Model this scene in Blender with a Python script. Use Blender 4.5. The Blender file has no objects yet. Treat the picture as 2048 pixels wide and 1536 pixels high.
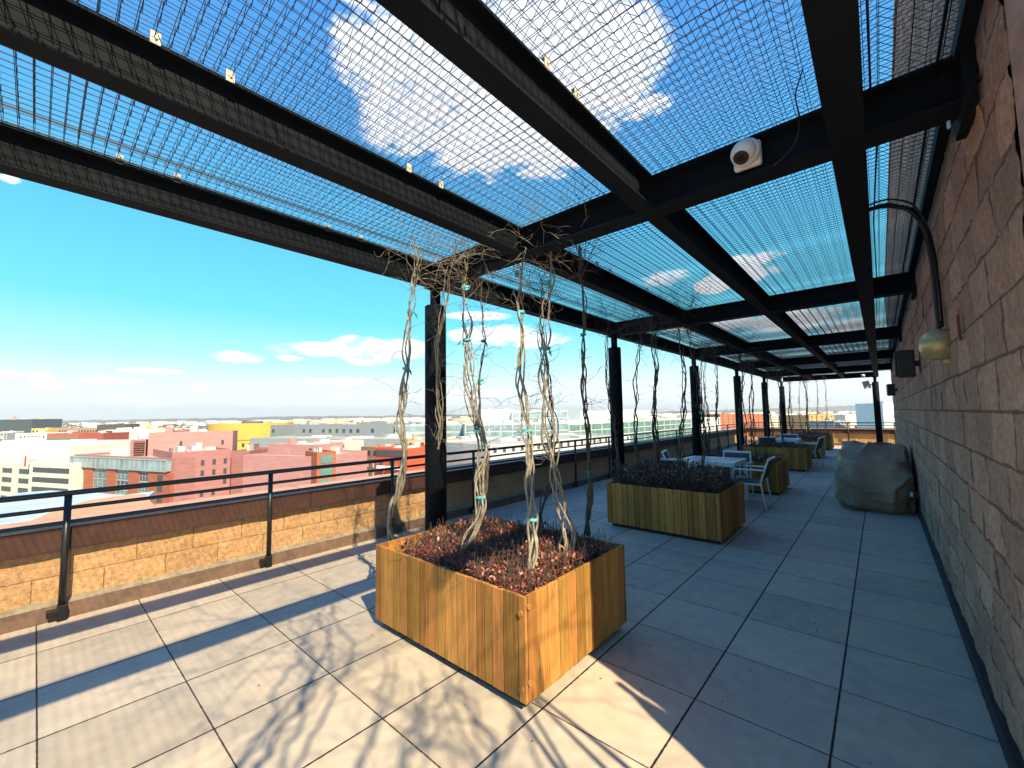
import bpy, math, random
import numpy as np
from mathutils import Vector, Matrix

# ------------------------------------------------------------------ scene, camera, sky, sun
sc = bpy.context.scene
random.seed(7)
RNG = np.random.default_rng(7)
H = 1.608
CX, CY = 1024.0, 768.0
V1 = np.array([1760 - CX, 818 - CY]); V2 = np.array([70 - CX, 845 - CY])
F = math.sqrt(-(V1 @ V2))
Yc = np.array([V1[0], V1[1], F]); Yc /= np.linalg.norm(Yc)
Xc = -np.array([V2[0], V2[1], F]); Xc /= np.linalg.norm(Xc)
Zc = np.cross(Xc, Yc)
if Zc[1] > 0: Zc = -Zc
RM = np.array([Xc, Yc, Zc])            # rows: world axes seen in camera space (right, down, forward)
cam_d = bpy.data.cameras.new('camera'); cam = bpy.data.objects.new('camera', cam_d)
sc.collection.objects.link(cam); sc.camera = cam
cam_d.sensor_width = 36; cam_d.lens = F / 2048 * 36; cam_d.clip_start = .05; cam_d.clip_end = 40000
r_, d_, f_ = RM[:, 0], RM[:, 1], RM[:, 2]
cam.matrix_world = Matrix(((r_[0], -d_[0], -f_[0], 0), (r_[1], -d_[1], -f_[1], 0), (r_[2], -d_[2], -f_[2], H), (0, 0, 0, 1)))
sc.view_settings.view_transform = 'Standard'; sc.view_settings.look = 'None'
sc.view_settings.exposure = 1.15; sc.view_settings.gamma = 1.0

def ray(x, y): return RM @ np.array([x - CX, y - CY, F])
def onz(x, y, z):
    d = ray(x, y); t = (z - H) / d[2]; return np.array([0, 0, H]) + t * d
def onx(x, y, X):
    d = ray(x, y); t = X / d[0]; return np.array([0, 0, H]) + t * d
def atd(x, y, D):                       # a point at forward distance D (metres)
    d = ray(x, y); return np.array([0, 0, H]) + d * (D / F)

SUN_AZ = np.array([.949, -.316]); SUN_EL = math.radians(45)
world = bpy.data.worlds.new('World'); sc.world = world; world.use_nodes = True
wt = world.node_tree; wn = wt.nodes; wl = wt.links
for n in list(wn): wn.remove(n)
def N(t, **k):
    n = wn.new(t)
    for a, b in k.items(): setattr(n, a, b)
    return n
def M(op, a, b=None, c=None, clamp=False):
    n = wn.new('ShaderNodeMath'); n.operation = op; n.use_clamp = clamp
    for i, v in enumerate((a, b, c)):
        if v is None: continue
        if hasattr(v, 'links'): wl.new(v, n.inputs[i])
        else: n.inputs[i].default_value = v
    return n.outputs[0]
sky = N('ShaderNodeTexSky', sky_type='NISHITA', sun_disc=False)
sky.sun_elevation = SUN_EL
sky.sun_rotation = math.atan2(SUN_AZ[0], SUN_AZ[1])
sky.altitude = 50; sky.air_density = 1.0; sky.dust_density = .6; sky.ozone_density = 2.2
hs = N('ShaderNodeHueSaturation'); hs.inputs['Saturation'].default_value = 1.28; hs.inputs['Hue'].default_value = .487
wl.new(sky.outputs[0], hs.inputs['Color'])
tc = N('ShaderNodeTexCoord'); sx = N('ShaderNodeSeparateXYZ'); wl.new(tc.outputs['Generated'], sx.inputs[0])
az = M('ARCTAN2', sx.outputs[0], sx.outputs[1]); el = M('ARCSINE', sx.outputs[2])
def azel(px, py):
    d = ray(px, py); d = d / np.linalg.norm(d); return math.atan2(d[0], d[1]), math.asin(d[2])
def blob(px, py, wx, wy):               # cloud centre and half sizes, as directions of the sky
    a, e = azel(px, py); a1, e1 = azel(px + wx, py); a2, e2 = azel(px, py + wy)
    ra = max(math.hypot(a1 - a, (e1 - e)), .01); re = max(math.hypot((a2 - a) * math.cos(e), e2 - e), .006)
    return a, e, ra, re
CLOUDS = [(840, 110, 150, 120), (1000, 200, 210, 140), (860, 240, 130, 80), (1120, 130, 190, 110), (1060, 40, 150, 60), (1210, 60, 90, 60), (960, 300, 110, 60),
          (1080, 300, 110, 55), (1290, 215, 60, 22), (1200, 190, 90, 60), (1180, 260, 60, 30),
          (1500, 535, 75, 26), (1425, 570, 35, 16), (1330, 555, 45, 16), (640, 700, 85, 14), (740, 700, 70, 28), (800, 698, 70, 18), (1000, 670, 90, 18), (960, 632, 60, 9), (1080, 680, 60, 16),
          (475, 714, 50, 11), (583, 716, 28, 7), (700, 765, 110, 10), (100, 768, 45, 6), (228, 760, 55, 7), (80, 752, 25, 4), (20, 748, 25, 5), (300, 742, 60, 5), (240, 800, 50, 4),
          (1600, 640, 110, 18), (1700, 650, 60, 14), (1420, 650, 80, 14), (400, 771, 12, 3), (850, 790, 200, 8), (20, 358, 22, 9), (560, 812, 300, 9)]
tot = None
for (px, py, wx, wy) in CLOUDS:
    a, e, ra, re = blob(px, py, wx, wy)
    u = M('DIVIDE', M('SUBTRACT', az, a), ra); v = M('DIVIDE', M('SUBTRACT', el, e), re)
    d2 = M('ADD', M('MULTIPLY', u, u), M('MULTIPLY', v, v))
    w = M('SUBTRACT', 1.0, M('MULTIPLY', d2, .62), clamp=True)
    tot = w if tot is None else M('MAXIMUM', tot, w)
nz = N('ShaderNodeTexNoise'); nz.inputs['Scale'].default_value = 5.5; nz.inputs['Detail'].default_value = 9; nz.inputs['Roughness'].default_value = .62
mp = N('ShaderNodeMapping'); mp.inputs['Scale'].default_value = (1, 1, 2.4); wl.new(tc.outputs['Generated'], mp.inputs[0]); wl.new(mp.outputs[0], nz.inputs['Vector'])
nz2 = N('ShaderNodeTexNoise'); nz2.inputs['Scale'].default_value = 24; nz2.inputs['Detail'].default_value = 8; nz2.inputs['Roughness'].default_value = .6
wl.new(mp.outputs[0], nz2.inputs['Vector'])
nn = M('ADD', M('MULTIPLY', M('SUBTRACT', nz.outputs[0], .5), 3.6), M('MULTIPLY', M('SUBTRACT', nz2.outputs[0], .5), 2.6))
cl = M('MULTIPLY', M('SUBTRACT', M('ADD', tot, M('MULTIPLY', nn, M('MINIMUM', M('MULTIPLY', tot, 2.5), .8))), .14), 2.1, clamp=True)
cl = M('MULTIPLY', cl, .9)
ramp = N('ShaderNodeValToRGB'); wl.new(M('DIVIDE', M('ABSOLUTE', el), 1.2), ramp.inputs[0]); re_ = ramp.color_ramp.elements
re_[0].position = 0; re_[0].color = (1.35, 1.45, 1.5, 1); re_[1].position = 1; re_[1].color = (.030, .20, .72, 1)
for p_, c_ in ((.04, (1.15, 1.32, 1.38)), (.10, (.48, 1.10, 1.24)), (.18, (.15, .92, 1.22)), (.32, (.10, .68, 1.12)), (.50, (.085, .46, 1.04)), (.72, (.06, .34, .98))): q_ = re_.new(p_); q_.color = (*c_, 1)
vs_ = N('ShaderNodeVectorMath', operation='SCALE'); wl.new(ramp.outputs[0], vs_.inputs[0]); vs_.inputs['Scale'].default_value = 5.6
mix0 = N('ShaderNodeMix', data_type='RGBA'); mix0.inputs[0].default_value = .88; wl.new(hs.outputs[0], mix0.inputs[6]); wl.new(vs_.outputs[0], mix0.inputs[7])
whi = M('POWER', M('SUBTRACT', 1.0, M('DIVIDE', M('ABSOLUTE', el), .22), clamp=True), 2.6)   # milky air towards the horizon
whi = M('MULTIPLY', whi, .55)
mix1 = N('ShaderNodeMix', data_type='RGBA'); wl.new(whi, mix1.inputs[0]); wl.new(mix0.outputs[2], mix1.inputs[6]); mix1.inputs[7].default_value = (6.4, 7.2, 7.6, 1)
mix2 = N('ShaderNodeMix', data_type='RGBA'); wl.new(cl, mix2.inputs[0]); wl.new(mix1.outputs[2], mix2.inputs[6]); mix3 = N('ShaderNodeMix', data_type='RGBA'); wl.new(M('MULTIPLY', M('SUBTRACT', nz2.outputs[0], .42), 4.0, clamp=True), mix3.inputs[0]); mix3.inputs[6].default_value = (6.5, 6.8, 7.2, 1); mix3.inputs[7].default_value = (7.8, 7.9, 8.0, 1); wl.new(mix3.outputs[2], mix2.inputs[7])
bg = N('ShaderNodeBackground'); bg.inputs['Strength'].default_value = .082
out = N('ShaderNodeOutputWorld'); wl.new(mix2.outputs[2], bg.inputs[0]); wl.new(bg.outputs[0], out.inputs[0])

sun_d = bpy.data.lights.new('sun', 'SUN'); sun_d.energy = 5.0; sun_d.angle = math.radians(.6); sun_d.color = (1, .84, .53)
sun = bpy.data.objects.new('sun', sun_d); sc.collection.objects.link(sun)
sdir = Vector((SUN_AZ[0] * math.cos(SUN_EL), SUN_AZ[1] * math.cos(SUN_EL), math.sin(SUN_EL)))
sun.rotation_euler = sdir.to_track_quat('Z', 'Y').to_euler()
sc.cycles.max_bounces = 8; sc.cycles.diffuse_bounces = 4; sc.cycles.transparent_max_bounces = 8
sc.cycles.use_denoising = True

# ------------------------------------------------------------------ helpers
COL = sc.collection
def lin(c):
    return tuple((v / 12.92 if v <= .04045 else ((v + .055) / 1.055) ** 2.4) for v in c)
def mat(name, col, rough=.7, var=.0, scale=8., bump=0., bscale=60., metal=0., island=0., spec=.4, stretch=None, col2=None, coords='Object', detail=6, bdist=.01):
    m = bpy.data.materials.new(name); m.use_nodes = True; nt = m.node_tree; b = nt.nodes['Principled BSDF']
    b.inputs['Roughness'].default_value = rough; b.inputs['Metallic'].default_value = metal
    b.inputs['Specular IOR Level'].default_value = spec
    b.inputs['Base Color'].default_value = (*col, 1)
    L = nt.links; nd = nt.nodes
    tcn = nd.new('ShaderNodeTexCoord'); src = tcn.outputs[coords]
    if stretch:
        mpn = nd.new('ShaderNodeMapping'); mpn.inputs['Scale'].default_value = stretch; L.new(src, mpn.inputs[0]); src = mpn.outputs[0]
    last = None
    if var > 0:
        n = nd.new('ShaderNodeTexNoise'); n.inputs['Scale'].default_value = scale; n.inputs['Detail'].default_value = detail; n.inputs['Roughness'].default_value = .65
        L.new(src, n.inputs['Vector'])
        r = nd.new('ShaderNodeValToRGB'); L.new(n.outputs[0], r.inputs[0])
        c2 = col2 if col2 else tuple(min(1, c * (1 + var)) for c in col); c1 = tuple(c * (1 - var) for c in col) if not col2 else col
        r.color_ramp.elements[0].position = .32; r.color_ramp.elements[1].position = .68
        r.color_ramp.elements[0].color = (*c1, 1); r.color_ramp.elements[1].color = (*c2, 1)
        last = r.outputs[0]
    if island > 0:
        g = nd.new('ShaderNodeNewGeometry'); h = nd.new('ShaderNodeHueSaturation')
        mr = nd.new('ShaderNodeMapRange'); L.new(g.outputs['Random Per Island'], mr.inputs[0]); mr.inputs[3].default_value = 1 - island; mr.inputs[4].default_value = 1 + island
        L.new(mr.outputs[0], h.inputs['Value']); mh = nd.new('ShaderNodeMath'); mh.operation = 'PINGPONG'; L.new(g.outputs['Random Per Island'], mh.inputs[0]); mh.inputs[1].default_value = .13
        mh2 = nd.new('ShaderNodeMath'); mh2.operation = 'MULTIPLY_ADD'; L.new(mh.outputs[0], mh2.inputs[0]); mh2.inputs[1].default_value = .2; mh2.inputs[2].default_value = .479; L.new(mh2.outputs[0], h.inputs['Hue'])
        if last is not None: L.new(last, h.inputs['Color'])
        else: h.inputs['Color'].default_value = (*col, 1)
        last = h.outputs[0]
    if last is not None: L.new(last, b.inputs['Base Color'])
    if bump > 0:
        n = nd.new('ShaderNodeTexNoise'); n.inputs['Scale'].default_value = bscale; n.inputs['Detail'].default_value = 5
        L.new(src, n.inputs['Vector']); bp = nd.new('ShaderNodeBump'); bp.inputs['Strength'].default_value = bump; bp.inputs['Distance'].default_value = bdist
        L.new(n.outputs[0], bp.inputs['Height']); L.new(bp.outputs[0], b.inputs['Normal'])
    return m

class MB:
    def __init__(s): s.v = []; s.f = []
    def add(s, vs, fs):
        o = len(s.v); s.v.extend([tuple(map(float, p)) for p in vs]); s.f.extend([tuple(o + i for i in f) for f in fs]); return s
    def box(s, x0, x1, y0, y1, z0, z1):
        return s.add([(x0, y0, z0), (x1, y0, z0), (x1, y1, z0), (x0, y1, z0), (x0, y0, z1), (x1, y0, z1), (x1, y1, z1), (x0, y1, z1)],
                     [(0, 3, 2, 1), (4, 5, 6, 7), (0, 1, 5, 4), (1, 2, 6, 5), (2, 3, 7, 6), (3, 0, 4, 7)])
    def tube(s, pts, rad, n=8, cap=True):
        pts = [np.array(p, float) for p in pts]; k = len(pts)
        rads = [rad] * k if np.isscalar(rad) else rad
        rings = []; up = None
        for i in range(k):
            t = pts[min(i + 1, k - 1)] - pts[max(i - 1, 0)]; t /= (np.linalg.norm(t) + 1e-9)
            if up is None:
                a = np.array([0, 0, 1.]) if abs(t[2]) < .9 else np.array([1., 0, 0]); up = a - t * (a @ t)
            else: up = up - t * (up @ t)
            up /= (np.linalg.norm(up) + 1e-9); w = np.cross(t, up)
            rings.append([pts[i] + rads[i] * (math.cos(2 * math.pi * j / n) * up + math.sin(2 * math.pi * j / n) * w) for j in range(n)])
        vs = [p for r in rings for p in r]
        fs = [(i * n + j, i * n + (j + 1) % n, (i + 1) * n + (j + 1) % n, (i + 1) * n + j) for i in range(k - 1) for j in range(n)]
        if cap: fs += [tuple(range(n - 1, -1, -1)), tuple((k - 1) * n + j for j in range(n))]
        return s.add(vs, fs)
    def cyl(s, p0, p1, r, n=24, r1=None): return s.tube([p0, p1], [r, r if r1 is None else r1], n)
    def lathe(s, c, prof, n=24, axis='z'):
        vs = []
        for (r, h) in prof:
            for j in range(n):
                a = 2 * math.pi * j / n; u, w = r * math.cos(a), r * math.sin(a)
                p = (u, w, h) if axis == 'z' else ((h, u, w) if axis == 'x' else (u, h, w))
                vs.append((c[0] + p[0], c[1] + p[1], c[2] + p[2]))
        k = len(prof)
        fs = [(i * n + j, i * n + (j + 1) % n, (i + 1) * n + (j + 1) % n, (i + 1) * n + j) for i in range(k - 1) for j in range(n)]
        fs += [tuple(range(n - 1, -1, -1)), tuple((k - 1) * n + j for j in range(n))]
        return s.add(vs, fs)
    def build(s, name, m=None, parent=None, bevel=0, smooth=False, loc=None, rotz=0):
        me = bpy.data.meshes.new(name); me.from_pydata(s.v, [], s.f); me.update()
        return link(name, me, m, parent, bevel, smooth, loc, rotz)
def link(name, me, m=None, parent=None, bevel=0, smooth=False, loc=None, rotz=0):
    if m and not me.materials: me.materials.append(m)
    o = bpy.data.objects.new(name, me); COL.objects.link(o)
    if smooth: me.polygons.foreach_set('use_smooth', [True] * len(me.polygons))
    if parent: o.parent = parent
    if loc is not None: o.location = loc
    o.rotation_euler = (0, 0, rotz)
    if bevel:
        b = o.modifiers.new('bevel', 'BEVEL'); b.width = bevel; b.segments = 2; b.limit_method = 'ANGLE'
    return o
def tag(o, label=None, cat=None, group=None, kind=None):
    if label: o['label'] = label
    if cat: o['category'] = cat
    if group: o['group'] = group
    if kind: o['kind'] = kind
    return o
def thing(name, label, cat, loc=(0, 0, 0), rotz=0, group=None):
    o = bpy.data.objects.new(name, None); COL.objects.link(o); o.location = loc; o.rotation_euler = (0, 0, rotz)
    return tag(o, label, cat, group)
def copy_tree(o, parent=None):
    c = o.copy(); COL.objects.link(c)
    if parent: c.parent = parent
    for ch in list(o.children): copy_tree(ch, c)
    return c
def np_mesh(name, V, Fq):               # vertices (n,3), quads (m,4)
    me = bpy.data.meshes.new(name); k = Fq.shape[1]
    me.vertices.add(len(V)); me.vertices.foreach_set('co', V.astype(np.float32).ravel())
    me.loops.add(Fq.size); me.loops.foreach_set('vertex_index', Fq.astype(np.int32).ravel())
    me.polygons.add(len(Fq)); me.polygons.foreach_set('loop_start', np.arange(0, Fq.size, k, dtype=np.int32))
    me.update(calc_edges=True); me.validate(); return me
def segs_mesh(name, A, B, r, n=3):      # many straight wires at once
    A = np.asarray(A, float); B = np.asarray(B, float); t = B - A; t /= np.linalg.norm(t, axis=1)[:, None]
    a = np.where(np.abs(t[:, 2:3]) < .9, np.array([[0, 0, 1.]]), np.array([[1., 0, 0]]))
    u = a - t * (a * t).sum(1)[:, None]; u /= np.linalg.norm(u, axis=1)[:, None]; w = np.cross(t, u)
    r = np.broadcast_to(np.asarray(r, float).reshape(-1, 1), (len(A), 1))
    rings = []
    for E0 in (A, B):
        for j in range(n):
            th = 2 * math.pi * j / n + .3; rings.append(E0 + r * (math.cos(th) * u + math.sin(th) * w))
    V = np.stack(rings, 1).reshape(-1, 3); base = np.arange(len(A))[:, None] * (2 * n)
    Fq = np.concatenate([base + np.array([[j, (j + 1) % n, n + (j + 1) % n, n + j]]) for j in range(n)], 0)
    return np_mesh(name, V, Fq)
def fbm(P, seed, octs=4, f0=1.0, gain=.5):   # value noise on (n,3) points
    rs = np.random.default_rng(seed); T = rs.random(4096); out = np.zeros(len(P)); amp = 1.; tot_ = 0
    for o in range(octs):
        Q = P * f0 * 2 ** o + seed * 13.7 + o * 31.3; I = np.floor(Q).astype(np.int64); fr = Q - I; fr = fr * fr * (3 - 2 * fr)
        def h(dx, dy, dz):
            return T[((I[:, 0] + dx) * 73856093 ^ (I[:, 1] + dy) * 19349663 ^ (I[:, 2] + dz) * 83492791) & 4095]
        x, y, z = fr[:, 0], fr[:, 1], fr[:, 2]
        c = lambda a, b, t: a + (b - a) * t
        val = c(c(c(h(0, 0, 0), h(1, 0, 0), x), c(h(0, 1, 0), h(1, 1, 0), x), y), c(c(h(0, 0, 1), h(1, 0, 1), x), c(h(0, 1, 1), h(1, 1, 1), x), y), z)
        out += amp * (val - .5); tot_ += amp; amp *= gain
    return out / tot_ * 2

# ------------------------------------------------------------------ materials
STEEL = mat('black painted steel', (.0085, .011, .016), .65, .25, 3, .25, 90, spec=.06, bdist=.002)
RAILM = mat('black railing paint', (.012, .013, .016), .35, spec=.5)
WIRE = mat('mesh wire', (.035, .03, .055), .5, spec=.5)
GALV = mat('galvanised clip', (.62, .56, .45), .5, .3, 40, metal=.1)
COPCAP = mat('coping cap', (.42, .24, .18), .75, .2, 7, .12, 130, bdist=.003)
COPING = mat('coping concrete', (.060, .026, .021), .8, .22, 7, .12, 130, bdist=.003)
CURB = mat('curb concrete', (.17, .105, .078), .85, .35, 6, .4, 80, bdist=.004)
CURBCAP = mat('curb cap', (.26, .22, .165), .85, .3, 10, .4, 80, bdist=.004)
WOODM = mat('cedar', (.36, .185, .048), .65, .30, 5, .3, 30, island=.42, stretch=(12, 12, .7), bdist=.003, spec=.12)
WOODD = mat('weathered cedar', (.25, .125, .045), .6, .42, 6, .35, 30, island=.25, stretch=(9, 9, .8), bdist=.003, spec=.3)
SOIL = mat('mulch', (.035, .022, .016), .95, .5, 30, 1, 60, bdist=.02)
BARK = mat('vine bark', (.28, .24, .19), .85, .4, 30, .6, 120, bdist=.003)
BARKD = mat('dark vine bark', (.10, .08, .068), .85, .4, 30, .6, 120, bdist=.003)
TEAL = mat('teal tape', (.02, .42, .40), .5)
CYAN = mat('pale blue tape', (.18, .62, .72), .5)
WHITE = mat('white metal', (.72, .74, .76), .35, spec=.5)
SLING = mat('grey sling', (.075, .075, .085), .8)
TABLETOP = mat('grey table top', (.36, .37, .40), .45, .2, 20)
MEMB = mat('black membrane', (.012, .014, .02), .6)
COVER = mat('olive cover fabric', (.30, .215, .15), .55, .22, 2.5, .5, 9, bdist=.03)
PLASTIC = mat('black plastic', (.012, .013, .016), .4)
BRASS = mat('olive brass', (.42, .38, .20), .35, .25, 12, metal=.35)
CAMW = mat('white camera plastic', (.72, .72, .72), .4)
GLASSD = mat('dark lens', (.01, .012, .014), .12)
MAROON = mat('maroon paint', (.16, .025, .03), .6)

def block_mat(name, c1, c2, jw=.006, jdark=.8, relief=.8, tv=.36):
    m = bpy.data.materials.new(name); m.use_nodes = True; nt = m.node_tree; b = nt.nodes['Principled BSDF']; L = nt.links; nd = nt.nodes
    b.inputs['Roughness'].default_value = .9; b.inputs['Specular IOR Level'].default_value = .25
    t = nd.new('ShaderNodeTexCoord'); n1 = nd.new('ShaderNodeTexNoise'); n1.inputs['Scale'].default_value = 2.2; n1.inputs['Detail'].default_value = 8; n1.inputs['Roughness'].default_value = .7
    n2 = nd.new('ShaderNodeTexNoise'); n2.inputs['Scale'].default_value = 170; n2.inputs['Detail'].default_value = 2
    n3 = nd.new('ShaderNodeTexNoise'); n3.inputs['Scale'].default_value = 24; n3.inputs['Detail'].default_value = 9; n3.inputs['Roughness'].default_value = .75
    for n in (n1, n2, n3): L.new(t.outputs['Object'], n.inputs['Vector'])
    r = nd.new('ShaderNodeValToRGB'); r.color_ramp.elements[0].position = .3; r.color_ramp.elements[1].position = .7
    r.color_ramp.elements[0].color = (*c1, 1); r.color_ramp.elements[1].color = (*c2, 1); L.new(n1.outputs[0], r.inputs[0])
    r3 = nd.new('ShaderNodeValToRGB'); r3.color_ramp.elements[0].position = .35; r3.color_ramp.elements[1].position = .62
    r3.color_ramp.elements[0].color = (.5, .5, .5, 1); r3.color_ramp.elements[1].color = (1.12, 1.12, 1.12, 1); L.new(n3.outputs[0], r3.inputs[0])
    mx = nd.new('ShaderNodeMix'); mx.data_type = 'RGBA'; mx.blend_type = 'MULTIPLY'; mx.inputs[0].default_value = .75; L.new(r.outputs[0], mx.inputs[6]); L.new(r3.outputs[0], mx.inputs[7])
    # pale grit
    r2 = nd.new('ShaderNodeValToRGB'); r2.color_ramp.elements[0].position = .66; r2.color_ramp.elements[1].position = .74; L.new(n2.outputs[0], r2.inputs[0])
    mg = nd.new('ShaderNodeMix'); mg.data_type = 'RGBA'; L.new(r2.outputs[0], mg.inputs[0]); L.new(mx.outputs[2], mg.inputs[6]); mg.inputs[7].default_value = (min(1, c2[0] * 1.9), min(1, c2[1] * 2.1), min(1, c2[2] * 2.3), 1)
    def mth(op, a, c=None, clamp=False):
        n = nd.new('ShaderNodeMath'); n.operation = op; n.use_clamp = clamp
        for i, v in enumerate((a, c)):
            if v is None: continue
            if hasattr(v, 'links'): L.new(v, n.inputs[i])
            else: n.inputs[i].default_value = v
        return n.outputs[0]
    au = nd.new('ShaderNodeAttribute'); au.attribute_name = 'bu'; av = nd.new('ShaderNodeAttribute'); av.attribute_name = 'bv'
    nw = nd.new('ShaderNodeTexNoise'); nw.inputs['Scale'].default_value = 22; nw.inputs['Detail'].default_value = 4; L.new(t.outputs['Object'], nw.inputs['Vector'])
    wo = mth('MULTIPLY', mth('SUBTRACT', nw.outputs[0], .5), .011)
    v_ = mth('DIVIDE', mth('ADD', av.outputs['Fac'], wo), .2155); row = mth('FLOOR', v_); fv = mth('FRACT', v_)
    par = mth('FRACT', mth('MULTIPLY', row, .5)); u_ = mth('ADD', mth('DIVIDE', mth('ADD', au.outputs['Fac'], wo), .42), par); cl_ = mth('FLOOR', u_); fu = mth('FRACT', u_)
    du = mth('MULTIPLY', mth('MINIMUM', fu, mth('SUBTRACT', 1., fu)), .42); dv = mth('MULTIPLY', mth('MINIMUM', fv, mth('SUBTRACT', 1., fv)), .2155)
    dj = mth('MINIMUM', du, dv); jt = mth('SUBTRACT', 1., mth('DIVIDE', mth('SUBTRACT', dj, jw * .45), jw * .8), clamp=True)
    cx_ = nd.new('ShaderNodeCombineXYZ'); L.new(row, cx_.inputs[0]); L.new(cl_, cx_.inputs[1]); wnn = nd.new('ShaderNodeTexWhiteNoise'); L.new(cx_.outputs[0], wnn.inputs['Vector'])
    hsn = nd.new('ShaderNodeHueSaturation'); L.new(mth('ADD', 1 - tv * .55, mth('MULTIPLY', wnn.outputs[0], tv)), hsn.inputs['Value']); L.new(mg.outputs[2], hsn.inputs['Color'])
    mj = nd.new('ShaderNodeMix'); mj.data_type = 'RGBA'; L.new(mth('MULTIPLY', jt, jdark), mj.inputs[0]); L.new(hsn.outputs[0], mj.inputs[6]); mj.inputs[7].default_value = (c1[0] * .22, c1[1] * .2, c1[2] * .2, 1)
    L.new(mj.outputs[2], b.inputs['Base Color'])
    n4 = nd.new('ShaderNodeTexNoise'); n4.inputs['Scale'].default_value = 9; n4.inputs['Detail'].default_value = 6; n4.inputs['Roughness'].default_value = .7; L.new(t.outputs['Object'], n4.inputs['Vector'])
    b0 = nd.new('ShaderNodeBump'); b0.inputs['Strength'].default_value = relief; b0.inputs['Distance'].default_value = .03; L.new(n4.outputs[0], b0.inputs['Height'])
    b1 = nd.new('ShaderNodeBump'); b1.invert = True; b1.inputs['Strength'].default_value = 1; b1.inputs['Distance'].default_value = .012; L.new(jt, b1.inputs['Height']); L.new(b0.outputs[0], b1.inputs['Normal'])
    bp = nd.new('ShaderNodeBump'); bp.inputs['Strength'].default_value = .9; bp.inputs['Distance'].default_value = .012; L.new(n3.outputs[0], bp.inputs['Height']); L.new(b1.outputs[0], bp.inputs['Normal'])
    bp2 = nd.new('ShaderNodeBump'); bp2.inputs['Strength'].default_value = .5; bp2.inputs['Distance'].default_value = .003; L.new(n2.outputs[0], bp2.inputs['Height']); L.new(bp.outputs[0], bp2.inputs['Normal'])
    L.new(bp2.outputs[0], b.inputs['Normal']); return m
BLOCK = block_mat('split face block', (.37, .225, .168), (.49, .33, .245), .006, .62)
BLOCKP = block_mat('sunlit-tone block', (.50, .275, .135), (.63, .375, .195), .003, .4, .5, .16)  # same block as the wall; sunlit warmth is put into its colour

def block_wall(name, m, parent, length, height, su, sv, to_world, v0=0., bl=.42, bh=.2155, seed=1, rough=.012, jw=.010, us=None):
    """split-face block surface; u along the wall, v up; to_world(u, v, out) -> points"""
    us = np.arange(0, length + su * .5, su) if us is None else us
    vs = np.arange(0, height + sv * .5, sv)
    U, W = np.meshgrid(us, vs, indexing='ij'); u = U.ravel(); v = W.ravel()
    row = np.floor((v - v0) / bh).astype(int); fv = (v - v0) / bh - row
    uo = u + np.where(row % 2 == 0, 0, bl / 2); coln = np.floor(uo / bl).astype(int); fu = uo / bl - coln
    du = np.minimum(fu, 1 - fu) * bl; dv = np.minimum(fv, 1 - fv) * bh; dj = np.minimum(du, dv)
    P = np.stack([u, v, row * 3.7 + coln * 1.3], 1)
    hsh = np.modf(np.abs(np.sin(row * 12.9898 + coln * 78.233 + seed) * 43758.5453))[0]
    out = rough * (.35 + 1.2 * fbm(P, seed, 5, 7., .62)) + (hsh - .5) * .004
    j = np.clip(1 - (dj - jw * .3) / jw, 0, 1); out = out - j * .004
    V = to_world(u, v, out); nu, nv = len(us), len(vs)
    i, k = np.meshgrid(np.arange(nu - 1), np.arange(nv - 1), indexing='ij'); q = (i * nv + k).ravel()
    Fq = np.stack([q, q + nv, q + nv + 1, q + 1], 1)
    me = np_mesh(name, V, Fq)
    a = me.attributes.new('bu', 'FLOAT', 'POINT'); a.data.foreach_set('value', (u + 84.).astype(np.float32))
    a = me.attributes.new('bv', 'FLOAT', 'POINT'); a.data.foreach_set('value', (v - v0 + .431 * 20).astype(np.float32))
    return link(name, me, m, parent)

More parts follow.
